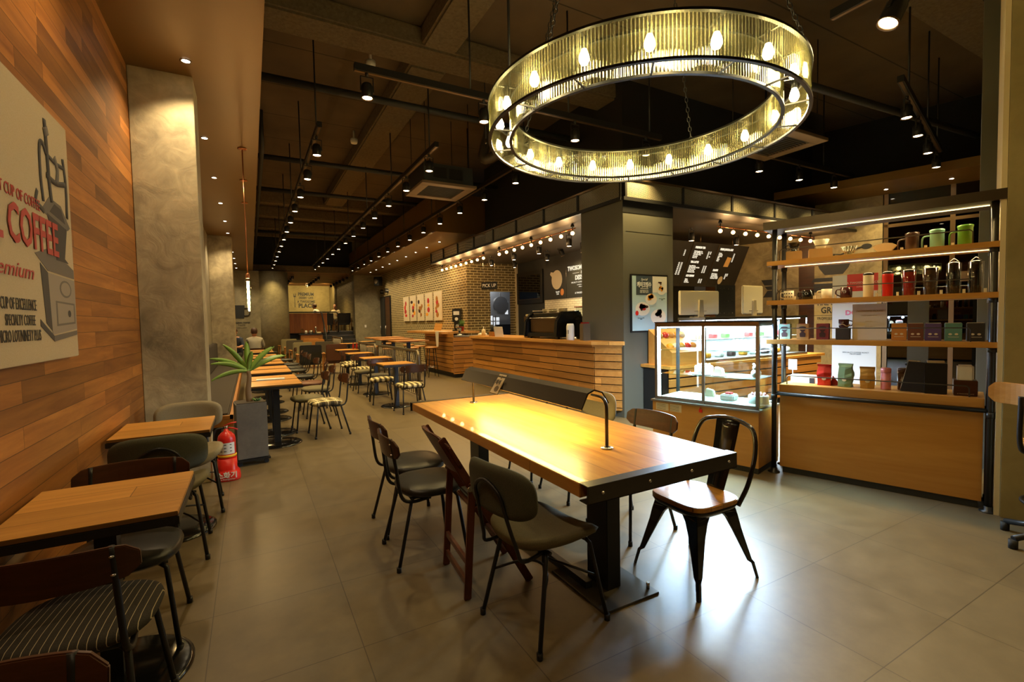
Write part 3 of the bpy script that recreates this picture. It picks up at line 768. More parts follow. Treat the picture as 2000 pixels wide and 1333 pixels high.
# ================================================================ CHANDELIER
def chandelier():
    cx, cy, zb = 2.527, 2.63, 2.73
    t = thing('ring_chandelier', 'huge black-rimmed ring chandelier with reeded glass and glowing bulbs', 'chandelier', (cx, cy, zb))
    Ro, Ri, H = 1.075, .925, .238
    def ring(r, z, w, h):
        g = G(); n = 96; vs = []
        for k in range(n):
            a = 2 * PI * k / n; c, s_ = math.cos(a), math.sin(a)
            for rr, zz in ((r - w / 2, z), (r + w / 2, z), (r + w / 2, z + h), (r - w / 2, z + h)): vs.append((rr * c, rr * s_, zz))
        fs = []
        for k in range(n):
            j = (k + 1) % n
            for q in range(4): fs.append((k * 4 + q, j * 4 + q, j * 4 + (q + 1) % 4, k * 4 + (q + 1) % 4))
        return g._add(vs, fs, False)
    ring(Ro, 0, .022, .014).build('outer_rim', 'black_metal', t); ring(Ro, H, .022, .014).build('outer_rim', 'black_metal', t)
    ring(Ri, 0, .022, .014).build('inner_rim', 'black_metal', t); ring(Ri, H, .022, .014).build('inner_rim', 'black_metal', t)
    def glass(r, n):
        g = G(); per = 6; N = n * per; vs = []
        for k in range(N):
            a = 2 * PI * k / N; rr = r + .0065 * abs(math.sin(PI * k / per))
            vs += [(rr * math.cos(a), rr * math.sin(a), .015), (rr * math.cos(a), rr * math.sin(a), H)]
        g._add(vs, [(2 * k, 2 * ((k + 1) % N), 2 * ((k + 1) % N) + 1, 2 * k + 1) for k in range(N)], True); return g
    glass(Ro - .004, 330).build('outer_glass', 'reeded_glass', t); glass(Ri - .002, 290).build('inner_glass', 'reeded_glass', t)
    for k in range(16):
        a = 2 * PI * k / 16 + .1; c, s_ = math.cos(a), math.sin(a)
        G().bar((Ri * c, Ri * s_, .007), (Ro * c, Ro * s_, .007), .009, .009).build('spoke', 'black_metal', t)
    Rm = (Ro + Ri) / 2
    for k in range(18):
        a = 2 * PI * (k + .5) / 18; c, s_ = math.cos(a), math.sin(a)
        sk_ = G().cyl((Rm * c, Rm * s_, H - .06), .017, .07, 10).bar((Ri * c, Ri * s_, H + .005), (Ro * c, Ro * s_, H + .005), .012, .008).build('lamp_holder', 'black_metal', t)
        G().lathe([(.0001, 0), (.02, .008), (.03, .03), (.026, .055), (.014, .085)], (Rm * c, Rm * s_, H - .145), 10).build('bulb', 'chandelier_bulb', t)
    for k in range(4):
        a = R_(20 + 90 * k); g = G(); p0 = Vector((Ro * math.cos(a), Ro * math.sin(a), H)); p1 = Vector((.3 * math.cos(a), .3 * math.sin(a), 5.27 - zb))
        n = 60
        for q in range(n):
            m = p0.lerp(p1, (q + .5) / n); dd = (p1 - p0).normalized(); u = dd.orthogonal().normalized(); 
            if q % 2: u = dd.cross(u)
            L = (p1 - p0).length / n * .62
            g.tube([m - dd * L, m - dd * L * .5 + u * .011, m + dd * L * .5 + u * .011, m + dd * L, m + dd * L * .5 - u * .011, m - dd * L * .5 - u * .011], .0032, 4, True)
        g.build('chain', 'black_metal', t)
    G().tube([(-.75, .55, H), (-.75, .55, 5.27 - zb)], .010, 6).build('power_conduit', 'black_metal', t)
    for k in range(8):
        a = 2 * PI * k / 8 + .2; point_light('chandelier_glow', (cx + Rm * math.cos(a), cy + Rm * math.sin(a), zb + .12), 9.0, (1, .74, .32), .06)
chandelier()

# ================================================================ COUNTER CANOPY, FESTOONS
def header(label, loc, rz, L, posts):
    t = thing('mesh_fascia', label, 'mesh fascia', loc, rz)
    G().box(0, -.03, 0, L, .03, .05).build('bottom_rail', 'black_metal', t)
    G().box(0, -.02, .30, L, .02, .33).build('top_rail', 'bronze', t)
    G()._add([(0.03, 0, .05), (L, 0, .05), (L, 0, .30), (.03, 0, .30)], [(0, 1, 2, 3)]).build('wire_screen', 'wire_mesh', t)
    for x in posts: G().box(x - .018, -.022, .04, x + .018, .022, .31).build('post', 'black_metal', t)
    return t
header('black framed wire mesh fascia above the long serving counter', (4.645, 5.14, 3.09), 90, 8.05, [.02 + 1.0 * k for k in range(9)])
header('black framed wire mesh fascia above the pastry counter right of the dark column', (4.645, 5.13, 3.09), 0, 6.4, [.05 + 1.15 * k for k in range(6)])
def festoon(label, loc, rz, n, sp, z_top):
    t = thing('festoon_light', label, 'string light', loc, rz)
    L = (n - 1) * sp
    G().tube([(-.08, 0, .075), (L + .08, 0, .075)], .009, 6).build('rail', 'copper', t)
    for x in (.0, L * .5, L): G().tube([(x, 0, .075), (x, 0, z_top)], .011, 6).lathe([(.035, 0), (.03, .04), (.011, .06)], (x, 0, z_top - .06), 10).build('hanger', 'black_metal', t)
    for k in range(n):
        G().cyl((k * sp, 0, .03), .012, .045, 8).build('socket', 'black_metal', t)
        G().ball((k * sp, 0, 0), .034, 12).build('bulb', 'festoon_bulb', t)
    for k in range(0, n, 2):
        p = Vector(loc) + Euler((0, 0, R_(rz))).to_matrix() @ Vector((k * sp + sp / 2, 0, -.06))
        point_light('festoon_glow', p, 5.5, (1, .60, .24), .05)
festoon('string of nine warm round bulbs over the left half of the serving counter', (5.0, 10.42, 2.95), 90, 9, .352, .15)
festoon('string of nine warm round bulbs over the right half of the serving counter', (5.0, 6.80, 2.935), 90, 9, .349, .165)
festoon('string of warm round bulbs over the pastry counter behind the drinks shelf', (7.20, 5.5, 2.91), 0, 9, .342, .19)
# can lights under the canopy
for i, (x, y) in enumerate(((5.5, 6.6), (5.5, 7.6), (5.5, 8.7), (5.5, 9.8), (5.5, 11.0), (6.3, 8.2), (6.3, 9.6), (6.3, 11.2))):
    put_spot(x, y, 2.86, 'small can spotlight under the counter canopy, %s from the dark column' % ORD[i], 'spotlights under the canopy', .42)
for i, (x, y) in enumerate(((6.3, 6.0), (7.3, 6.2), (8.6, 6.2))):
    put_spot(x, y, 2.86, 'small can spotlight above the menu board, %s from the left' % ORD[i], 'spotlights above the menu board', 2.4)
for i, y in enumerate((8.0, 9.3)):
    put_spot(6.55, y, 2.95, 'can spotlight tilted at the coffee sign behind the counter, %s one' % ('right' if i == 0 else 'left'), 'spotlights aimed at the sign', .6, tilt=(0, -28))

# ================================================================ SERVING COUNTER
def slat_front(g, a, b, z0, z1, pitch=.1115, gap=.014, th=.02):
    a, b = Vector(a), Vector(b); z = z1
    while z > z0 + .02:
        lo = max(z - pitch + gap, z0)
        g.bar(a + Vector((0, 0, (z + lo) / 2)), b + Vector((0, 0, (z + lo) / 2)), th, z - lo); z -= pitch
    return g
t = thing('serving_counter', 'long serving counter clad in oak slats beside the dark column', 'counter', (0, 0, 0))
G().poly([(4.475, 5.60), (4.66, 5.29), (4.66, 6.12), (5.15, 6.12), (5.15, 9.86), (4.475, 9.86)], .94, 'xy', .08).build('carcass', 'black_metal', t)
slat_front(G(), (4.43, 5.53, 0), (4.43, 9.88, 0), .10, 1.02).build('slat_front', 'slat_oak_y', t)
g = slat_front(G(), (4.43, 5.515, 0), (4.64, 5.17, 0), .10, 1.02)
g.build('slat_corner', 'slat_oak_x', t)
G().poly([(4.48, 5.56), (4.66, 5.27), (4.66, 6.1), (4.8, 6.1), (4.8, 9.84), (4.48, 9.84)], .10, 'xy', 0).build('plinth', 'dark_grey', t)
G().poly([(4.36, 5.51), (4.60, 5.10), (4.638, 5.10), (4.638, 6.12), (5.2, 6.12), (5.2, 9.92), (4.36, 9.92)], .055, 'xy', 1.045).build('worktop', 'oak_top_y', t, bevel=.005)
G().poly([(4.39, 5.53), (4.61, 5.15), (4.638, 5.15), (4.638, 6.12), (5.15, 6.12), (5.15, 9.90), (4.39, 9.90)], .025, 'xy', 1.02).build('edge_rail', 'oak_side', t)
# pick-up bar
t = thing('pickup_bar', 'shorter slatted bar with stools, standing left of the long counter', 'counter', (0, 0, 0))
G().box(4.50, 11.21, .08, 5.2, 13.35, 1.04).build('carcass', 'black_metal', t)
slat_front(G(), (4.465, 11.17, 0), (4.465, 13.35, 0), .10, 1.12).build('slat_front', 'slat_oak_y', t)
slat_front(G(), (4.455, 11.165, 0), (5.25, 11.165, 0), .10, 1.03).build('slat_end', 'slat_oak_x', t)
G().box(4.52, 11.24, 0, 5.2, 13.3, .1).build('plinth', 'dark_grey', t)
G().box(4.30, 11.55, 1.11, 5.38, 14.6, 1.17).build('worktop', 'oak_top_y', t, bevel=.005)
G().box(4.9, 13.4, .0, 5.35, 14.5, 1.11).build('end_cabinet', 'oak_side', t)
tag(G().box(4.50, 11.2, 1.04, 5.25, 11.56, 1.07).build('bar_sink_shelf', 'brushed_steel'), 'low steel shelf at the right end of the slatted bar', 'shelf')

# things on the pick-up bar
t = thing('coffee_grinder', 'tall black coffee grinder standing on the slatted bar', 'coffee grinder', (5.0, 12.15, 1.17))
G().box(-.13, -.13, .0, .13, .17, .04).box(-.11, .02, .04, .11, .17, .62).box(-.12, -.14, .24, .12, .17, .60).build('body', 'black_gloss', t, bevel=.012)
G().box(-.08, -.15, .44, .08, -.138, .54).build('display', 'white', t)
G().lathe([(.045, 0), (.045, .012)], (0, 0, 0), 18).build('dial', 'white', t, loc=(-.0, -.135, .33)).rotation_euler = (PI / 2, 0, 0)
G().lathe([(.05, 0), (.06, .14)], (0, -.04, .05), 14).build('jug', 'steel', t)
t.rotation_euler = (0, 0, R_(-35))
t = thing('potted_herb', 'small green herb in a red pot beside the grinder', 'plant', (4.95, 11.75, 1.17))
G().lathe([(.05, 0), (.065, .10), (.07, .10), (.07, .12), (.05, .12)], seg=14).build('pot', 'dark_red', t)
g = G(); rr = random.Random(3)
for k in range(70):
    a = rr.uniform(0, 2 * PI); s_ = rr.uniform(0, .05); e = Vector((math.cos(a), math.sin(a), 0)) * rr.uniform(.03, .10)
    g.tube([(s_ * math.cos(a), s_ * math.sin(a), .11), Vector((0, 0, rr.uniform(.16, .22))) + e * .6, Vector((0, 0, rr.uniform(.2, .32))) + e], [.003, .004, .0015], 4)
g.build('foliage', 'leaf_green', t)
t = thing('blender_base', 'chrome tamper stand with black top on the steel shelf', 'drink mixer', (4.72, 11.36, 1.07))
G().lathe([(.09, 0), (.09, .02), (.03, .03), (.03, .12)], seg=16).box(-.10, -.08, .0, .10, .08, .018).build('base', 'steel', t); G().lathe([(.055, 0), (.06, .06), (.05, .07)], (0, 0, .12), 14).build('jug', 'steel', t); G().box(-.09, -.05, .19, .07, .05, .205).build('lid', 'black_gloss', t)
for k, (x, y, w_, d_, rz) in enumerate(((4.55, 12.35, .22, .30, 12), (4.5, 12.9, .25, .32, -8), (4.6, 13.6, .22, .30, 20))):
    tag(G().box(-w_ / 2, -d_ / 2, 0, w_ / 2, d_ / 2, .006 + .004 * k).build('paper_sheet', 'cream', loc=(x, y, 1.17)), 'loose paper lying on the slatted bar, %s' % ('nearest the grinder' if k == 0 else 'in the middle' if k == 1 else 'at the far end'), 'paper').rotation_euler = (0, 0, R_(rz))
o = tag(G().poly([(-.12, 0), (.12, 0), (.14, .20), (-.10, .22)], .008).build('clipboard', 'oak_shelf', loc=(4.62, 12.75, 1.19)), 'propped wooden clipboard on the slatted bar', 'clipboard'); o.rotation_euler = (R_(-20), 0, R_(-50))
t = tag(G().box(4.29, 11.72, 1.171, 4.7, 11.98, 1.176)._add([(4.285, 11.72, 1.17), (4.285, 11.98, 1.17), (4.28, 11.90, .72), (4.28, 11.75, .80)], [(0, 1, 2, 3)]).build('cloth_runner', 'white'), 'white cloth hanging over the front of the slatted bar', 'cloth')

# things on the long counter
CT = 1.10
def espresso():
    t = thing('espresso_machine', 'large black and chrome espresso machine seen from behind on the counter', 'coffee machine', (4.72, 7.05, CT), 90)
    # local x along +Y world (to the left in the picture), -y ... toward +x world; outer side faces local +y
    G().box(-.52, -.30, .03, .52, .25, .10).build('drip_base', 'black_metal', t, bevel=.01)
    G().box(-.44, -.26, .10, .44, .20, .36).build('back_panel', 'bronze', t, bevel=.02)
    G().poly([(-.26, .03), (.30, .03), (.27, .30), (.16, .46), (-.20, .48), (-.28, .30)], .12, 'yz', -.56).build('side_panel', 'black_gloss', t, bevel=.02)
    G().poly([(-.26, .03), (.30, .03), (.27, .30), (.16, .46), (-.20, .48), (-.28, .30)], .10, 'yz', .46).build('side_panel', 'black_gloss', t, bevel=.02)
    G().box(-.44, -.22, .36, .44, .17, .44).build('top_cover', 'black_gloss', t, bevel=.03)
    G().tube([(-.44, .21, .36), (.44, .21, .36)], .012, 8).build('chrome_trim', 'steel', t)
    G().box(-.42, -.18, .44, .42, .14, .455).tube([(-.42, .15, .49), (.42, .15, .49)], .006, 6).build('cup_rail', 'brushed_steel', t)
    for a in (-.45, .45):
        for b in (-.22, .18): G().cyl((a, b, 0), .02, .03, 8).build('foot', 'rubber', t)
    return t
espresso()
for k in range(5):
    t = tag(G().lathe([(.036, 0), (.045, .03), (.046, .034), (.03, .03)], seg=14).lathe([(.036, .035), (.045, .065), (.046, .069)], seg=14).build('cup_stack', 'cream', loc=(4.76 + .03 * (k % 2), 6.72 + .16 * k, CT + .457)), 'stacked cream cups on top of the espresso machine, %s from the right' % ORD[k].replace('nearest', 'first'), 'cup', 'cups on the espresso machine')
t = thing('cup_sleeve_box', 'brown steel box beside the espresso machine', 'box', (4.70, 7.72, CT)); G().box(-.14, -.07, 0, .14, .07, .40).build('case', 'bronze', t, bevel=.006); G().box(-.12, -.05, .40, .12, .05, .44).build('folded_cloths', 'cream', t, bevel=.01)
def bottle(name, label, loc, prof, mat, cat='bottle', cap=None):
    t = thing(name, label, cat, loc); G().lathe(prof, seg=18).build('body', mat, t)
    if cap: G().lathe(cap[0], seg=14).build('cap', cap[1], t)
    return t
t = bottle('tumbler', 'tall white tumbler standing on the counter beside the dark column', (4.46, 6.16, CT), [(.060, 0), (.066, .01), (.064, .22), (.05, .26), (.0001, .262)], 'white', 'tumbler')
G().box(-.062, -.03, .10, -.045, .03, .16).build('badge', 'dark_grey', t)
t = thing('coffee_hopper', 'black bean grinder with glass hopper right of the espresso machine', 'coffee grinder', (4.86, 6.28, CT)); G().box(-.12, -.12, 0, .12, .12, .32).build('body', 'black_gloss', t, bevel=.015); G().lathe([(.05, .32), (.13, .40), (.13, .52), (.13, .525)], seg=18, sq=5).build('hopper', 'glass_jar', t); G().box(-.135, -.135, .525, .135, .135, .54).build('lid', 'dark_red', t)
t = thing('knock_box', 'square tan metal caddy with red lid beside the dark column', 'box', (4.60, 5.93 - .0, CT)); t.location = (4.52, 5.86, CT); G().box(-.07, -.05, 0, .07, .05, .26).build('case', plain('caddy', (.16, .12, .07), .4, .4), t, bevel=.008); G().box(-.05, -.04, .26, .05, .04, .28).build('lid', 'dark_red', t)
t = thing('straw_caddy', 'wooden box of dark straws at the left end of the counter', 'caddy', (4.50, 9.0, CT)); G().box(-.05, -.09, 0, .05, .09, .10).build('box', 'oak_side', t); g = G(); rr = random.Random(5)
for k in range(26): g.tube([(rr.uniform(-.03, .03), rr.uniform(-.07, .07), .05), (rr.uniform(-.04, .04), rr.uniform(-.08, .08), .24)], .004, 5)
g.build('straws', 'dark_grey', t)
t = bottle('syrup_bottle', 'cream pump bottle on the counter', (4.52, 9.5, CT), [(.045, 0), (.045, .13), (.02, .15), (.018, .16)], 'cream', 'bottle', ([(.012, .16), (.012, .20), (.004, .21)], 'steel')); 
t = thing('menu_card', 'upright white picture menu card on the counter', 'menu card', (4.46, 8.62, CT), 115); o = G().rect(-.11, 0, .11, .21, .006).build('card', 'white', t); o.rotation_euler = (R_(-12), 0, 0)
g = G(); [g.ell(-.06 + .06 * (k % 3), .05 + .05 * (k // 3), .018, .014, .002, -.003) for k in range(9)]; o = g.build('food_pictures', 'oak_side', t); o.rotation_euler = (R_(-12), 0, 0)
o = tag(G().pad(0, 0, .0, 0, 0).build('x', 'white') if False else G().lathe([(.09, 0), (.12, .02), (.10, .05), (.0001, .07)], seg=12, sy=.7).build('towel_heap', 'white', loc=(4.6, 9.72, CT)), 'crumpled white towel at the left end of the counter', 'towel')
# pick up sign
t = thing('pickup_sign', 'small black PICK UP sign hanging over the counter', 'sign', (5.2, 10.55, 2.30), -42)
G().rect(-.2, -.09, .2, .09, .02).build('board', 'black_metal', t); text('lettering', 'PICK UP', .12, 'white', t, (0, -.004, 0), xs=.8)
for x in (-.15, .15): G().tube([(x, .01, .09), (x, .01, .80)], .003, 5).build('wire', 'steel', t)

# kitchen behind the doorway
area_light('kitchen_fill_light', (7.3, 13.4, 3.0), 60, .9, .9, (.80, .88, 1.0))  # added cool fill for the doorway, no lamp fitting
t = thing('kitchen_pan', 'large round steel pan hanging in the kitchen', 'pan', (7.62, 14.60, 1.98)); G().lathe([(.0001, 0), (.24, 0), (.28, .04), (.285, .045)], seg=28).build('bowl', 'steel', t).rotation_euler = (PI / 2, 0, 0); G().bar((0, -.01, .28), (0, -.01, .42), .03, .01).build('handle', 'steel', t)
t = thing('kitchen_rack', 'steel kitchen rack with equipment behind the doorway', 'rack', (7.6, 14.2, 0))
G().box(-.5, -.2, 1.4, .5, .2, 1.43).box(-.5, -.2, .9, .5, .2, .93).build('shelves', 'brushed_steel', t); G().box(-.35, -.15, .93, .2, .15, 1.3).build('microwave', 'black_gloss', t, bevel=.01)
for a in (-.48, .48): G().bar((a, -.18, 0), (a, -.18, 1.6), .025, .025).build('upright', 'steel', t)
for k, (x, z, w_, h_) in enumerate(((7.2, 1.30, .2, .3), (7.45, 1.25, .22, .3), (7.85, 1.9, .12, .2), (7.85, 1.65, .12, .15))):
    tag(G().rect(-w_ / 2, 0, w_ / 2, h_, .003).build('pinned_note', 'white', loc=(x, 14.596, z)), 'white paper note pinned in the kitchen, %s' % ('lower left' if k == 0 else 'lower middle' if k == 1 else 'upper right' if k == 2 else 'right below the upper one'), 'note')
# black glazed hatch and sign boards on the back wall (face -x)
t = thing('hatch_window', 'black framed glazed hatch left of the coffee sign', 'window', (7.045, 11.65, 0), -90)
G().box(-.72, -.03, 1.9, .70, 0, 2.82).build('frame', 'black_metal', t, bevel=.004); G().rect(-.60, 2.03, .58, 2.70, .004, -.035).build('pane', 'glass_dark', t); G().rect(-.60, 2.02, .58, 2.035, .006, -.042).build('sill_strip', 'bronze', t)
t = thing('sign_board', 'long black sign board with white coffee lettering behind the counter', 'sign', (7.045, 9.2, 0), -90)
G().box(-1.62, -.04, 1.96, 1.55, 0, 2.86).build('board', 'dark_grey', t)
for x in (-.62, .6): G().rect(x, 1.97, x + .008, 2.85, .002, -.042).build('panel_joint', 'black_gloss', t)
BX = .02
text('lettering', 'TWOSOME COFFEE', .15, 'menu_ink_glow', t, (BX, -.044, 2.68), xs=.86, bold=.006); text('lettering', '&', .11, 'menu_ink_glow', t, (BX, -.044, 2.56))
text('lettering', 'DESSERT', .15, 'menu_ink_glow', t, (BX, -.044, 2.44), xs=.9, bold=.006)
text('lettering', 'SPECIALTY COFFEE & DESSERT CAFE', .052, 'menu_ink_glow', t, (BX, -.044, 2.33)); text('lettering', 'a premium dessert cafe', .04, 'menu_ink_glow', t, (BX, -.044, 2.27)); text('lettering', 'coffee and cake', .04, 'menu_ink_glow', t, (BX, -.044, 2.22))
text('lettering', 'A TWOSOME PLACE', .06, 'menu_ink_glow', t, (BX, -.044, 2.07), bold=.001)
G().rect(-.34, 2.555, -.08, 2.562).rect(.12, 2.555, .38, 2.562).build('rule', 'menu_ink_glow', t, loc=(0, -.045, 0))
G().ell(-1.03, 2.46, .24, .25, .004).poly([(-1.26, 2.55), (-1.34, 2.62), (-1.30, 2.68), (-1.18, 2.66)], .004).build('cake_picture', plain('cake_cream', (.75, .66, .5), .6), t, loc=(0, -.048, 0))
G().ell(-.80, 2.13, .075, .085, .004).build('cup_picture', plain('cup_orange', (.65, .25, .08), .6), t, loc=(0, -.048, 0)); text('lettering', 'Special\nCafe', .06, 'menu_ink_glow', t, (-1.0, -.046, 2.12))
G().ell(.92, 2.22, .2, .3, .004).build('dessert_picture', 'cake_cream', t, loc=(0, -.048, 0)); G().poly([(.98, 2.45), (1.12, 2.45), (1.12, 2.0), (.98, 2.0)], .004).build('dessert_picture', 'red', t, loc=(0, -.050, 0))
point_light('tile_fill_light', (6.6, 8.7, 1.75), 16, (1, .85, .6), .15)  # added light over the white tiles, no lamp belongs to it
t = thing('back_bench', 'low dark work bench under the white tiles', 'work bench', (6.75, 9.3, 0)); G().box(-.3, -1.6, 0, .27, 1.55, .88).build('cabinet', 'dark_grey', t); G().box(-.32, -1.62, .88, .27, 1.57, .91).build('worktop', 'brushed_steel', t)
for k, (y, h_, m_) in enumerate(((8.2, .42, 'black_gloss'), (8.75, .38, 'steel'), (9.3, .3, 'cream'), (9.9, .34, 'black_gloss'))):
    t = thing('bar_appliance', 'small %s appliance on the bench under the tiles, %s from the right' % ({'black_gloss': 'black', 'steel': 'chrome', 'cream': 'cream'}[m_], ORD[k].replace('nearest', 'first')), 'appliance', (6.72, y, .91)); G().box(-.12, -.14, 0, .12, .14, h_).build('body', m_, t, bevel=.02); G().cyl((0, 0, h_), .06, .06, 12).build('top', 'glass_jar', t)

# poster on the dark column (faces -y)
t = thing('framed_poster', 'black framed pale blue dessert poster on the dark column', 'poster', (5.13, 5.128, 0))
G().rect(-.37, 1.22, .37, 2.06, .02, -.022).build('frame', 'black_metal', t, bevel=.003)
G().rect(-.345, 1.245, .345, 2.035, .002, -.0245).build('sheet', plain('poster_blue', (.42, .60, .66), .5), t)
G().rect(-.27, 1.76, .05, 2.035, .0015, -.026).build('title_panel', plain('poster_slate', (.045, .065, .08), .5), t)
G().rect(.05, 1.80, .345, 2.035, .001, -.0255).build('white_panel', plain('poster_white', (.72, .72, .66), .5), t)
text('lettering', '케이크빙수', .085, 'poster_white', t, (-.115, -.0275, 1.905), xs=.72, bold=.003); text('lettering', 'CAKE ICE FLAKE', .022, 'poster_white', t, (-.115, -.0275, 1.855)); text('lettering', '시원하게 즐기는\n투썸 케이크빙수', .026, 'poster_white', t, (-.115, -.0275, 1.81))
text('lettering', 'Special', .045, 'poster_white', t, (-.115, -.0275, 1.985), shear=.3)
def bowl_pic(x, z, r, cols, k=0):
    g = G(); g.ell(x, z, r, r * .72, .001, -.0275 - k * .001); g.build('bowl_picture', 'poster_white', t)
    rr = random.Random(int(x * 100) + 5)
    for c in cols:
        g = G()
        for q in range(4): a = rr.uniform(0, 6.28); d_ = r * rr.uniform(.1, .55); g.ell(x + d_ * math.cos(a), z + r * .25 + d_ * math.sin(a) * .6, r * rr.uniform(.16, .32), r * rr.uniform(.14, .28), .001, -.029 - k * .001, 10)
        g.build('topping_picture', c, t)
bowl_pic(.20, 1.92, .06, ['choco']); bowl_pic(.23, 1.83, .09, ['choco', 'mango']); bowl_pic(.02, 1.70, .115, ['mango', 'mango', 'mango']); bowl_pic(-.15, 1.56, .14, ['berry', 'choco'], 2); bowl_pic(.16, 1.44, .155, ['choco', 'choco'], 4)
G().ell(-.26, 1.50, .03, .035, .001, -.03).build('strawberry_picture', 'red', t)
for x, z in ((.24, 1.70), (-.18, 1.42), (.2, 1.30)): text('caption', 'dessert ice flake\n9,000', .02, 'poster_slate', t, (x, -.0275, z))

# menu boards leaning forward (face -y)
t = thing('menu_board', 'black lit menu board with white price lists hanging over the counter', 'menu board', (0, 7.0, 0))
holder = bpy.data.objects.new('board_panel', None)
pz = 2.08
def mb(o): o.rotation_euler = (R_(90 if 'lett' in o.name else 0) + R_(24), 0, 0); return o
T24 = math.tan(R_(24))
def onb(x, z, d=.0): return (x, -.33 * 0 - (z - pz) * T24 - d, z)
g = G(); g.hexa([(6.2, 0, 2.08), (9.62, 0, 2.08), (9.62, .05, 2.08), (6.2, .05, 2.08)], [(6.2, -.86 * T24, 2.94), (9.62, -.86 * T24, 2.94), (9.62, .05 - .86 * T24, 2.94), (6.2, .05 - .86 * T24, 2.94)])
g.build('panel', plain('menu_black', (.018, .016, .014), .5), t)
for x in (7.87, 8.64): G().bar((x, -.004, 2.09), (x, -.86 * T24 - .004, 2.93), .008, .006).build('panel_joint', 'bronze', t)
for x in (7.2, 8.1, 9.1): G().tube([(x, -.35, 2.93), (x, -.35, 3.10)], .014, 6).build('hanger', 'bronze', t)
def mtext(body, size, x, z, al='LEFT', b=0.0):
    o = text('lettering', body, size, 'menu_ink_glow', t, onb(x, z, .006), (PI / 2 + R_(24), 0, 0), al, .85, bold=b)
def menu(x, x2, z, title, items, prices):
    mtext(title, .056, x, z, b=.004); z -= .062
    mtext('\n'.join(i for i in items), .036, x, z - .018 * (len(items) - 1), b=.0015)
    mtext('\n'.join(p for p in prices), .036, x2, z - .018 * (len(prices) - 1), 'LEFT', .0015)
menu(7.96, 8.38, 2.84, 'PREMIUM TEA', ['TWG Breakfast Tea', 'TWG 1837 Black Tea', 'TWG Silver Moon', 'Chamomile', 'Green Tea'], ['5.0   5.5', '5.0   5.5', '5.5', '5.0   5.5', '5.0'])
menu(7.96, 8.38, 2.56, 'TEA LATTE', ['Royal Milk Tea', 'Earl Grey Milk Tea Shake', 'Green Tea Latte', 'Chai Tea Latte', 'Strawberry Latte'], ['5.5   6.0', '5.5   6.0', '5.0   5.5', '5.5   6.0', '6.0   6.0'])
menu(7.96, 8.38, 2.29, 'ICE CREAM', ['Gelato', 'Affogato', 'Hot Choco'], ['4.5   5.0', '5.0   5.5', '5.0   5.5'])
menu(8.72, 9.20, 2.84, 'FRESH JUICE & ADE', ['Orange', 'Grapefruit', 'Lemonade', 'Kiwi', 'Mango', 'Berry'], ['5.5', '6.0', '6.0', '5.5', '6.0', '6.0'])
menu(8.72, 9.16, 2.42, 'FRAPPE', ['Mocha Frappe', 'Caramel Frappe', 'Green Tea Frappe', 'Strawberry Yogurt'], ['6.0  6.5', '6.0  6.5', '6.0', '6.5'])
menu(7.0, 7.68, 2.84, 'COFFEE', ['Americano', 'Cafe Latte', 'Cappuccino', 'Vanilla Latte'], ['4.1', '4.6', '4.6', '5.1'])
mtext('\n'.join(['4.5   5.0'] * 7), .043, 7.62, 2.42, b=.0015)
G().poly([(0, 0), (.15, 0), (.17, .2), (.03, .22)], .003).build('drink_picture', plain('drink', (.8, .5, .2), .5), t, loc=onb(9.0, 2.50, .008)).rotation_euler = (R_(24), 0, 0)
G().ell(0, 0, .07, .09, .003).build('cream_picture', 'cake_cream', t, loc=onb(9.06, 2.22, .008)).rotation_euler = (R_(24), 0, 0)

# pastry counter behind the glass case, with a lit showcase on top
t = thing('pastry_counter', 'slatted counter carrying the long lit pastry showcase', 'counter', (0, 0, 0))
G().box(4.92, 4.62, .08, 8.62, 5.3, .72).build('carcass', 'black_metal', t) if False else None
G().box(5.0, 4.65, .08, 8.62, 5.11, .72).build('carcass', 'black_metal', t)
slat_front(G(), (4.97, 4.6, 0), (8.64, 4.6, 0), .10, .71, .13, .02).build('slat_front', 'slat_oak_x', t)
G().box(4.95, 4.56, .72, 8.70, 5.12, .76).build('worktop', 'oak_top', t); G().box(5.1, 4.7, 0, 8.6, 5.1, .1).build('plinth', 'dark_grey', t)
t = thing('pastry_showcase', 'long glass pastry showcase lit blue-white on the slatted counter', 'display case', (0, 0, 0))
G().box(5.72, 4.62, .76, 8.28, 5.12, .80).build('base', 'brushed_steel', t); G().box(5.72, 4.62, 1.38, 8.28, 5.12, 1.42).build('top', 'brushed_steel', t)
G().rect(5.74, .80, 8.26, 1.38, .006, 4.63).build('front_glass', 'glass_clear', t); G().box(5.8, 4.75, 1.08, 8.2, 5.08, 1.09).build('shelf', 'poster_white', t); G().box(5.74, 5.09, .80, 8.26, 5.11, 1.38).build('rear_panel', plain('rear_white', (.62, .68, .74), .5), t)  # pale rear panel added to make the showcase interior look bright
for x in (5.73, 8.27): 
    for y in (4.63, 5.10): G().bar((x, y, .8), (x, y, 1.38), .018, .018).build('post', 'steel', t)
G().box(5.8, 4.70, 1.368, 8.2, 4.73, 1.38).build('light_strip', 'led_white', t)
area_light('showcase_glow', (7.0, 4.85, 1.36), 60, 2.3, .3, (.70, .83, 1.0)); area_light('showcase_glow', (7.0, 4.85, 1.07), 25, 2.3, .25, (.70, .83, 1.0))
t = thing('goods_crate', 'tilted oak crate of bagged snacks left of the pastry showcase', 'crate', (5.36, 4.85, .76)); G().hexa([(-.30, -.22, 0), (.30, -.22, 0), (.30, .22, 0), (-.30, .22, 0)], [(-.30, -.22, .18), (.30, -.22, .18), (.30, .22, .50), (-.30, .22, .50)]).build('crate', 'oak_shelf', t)
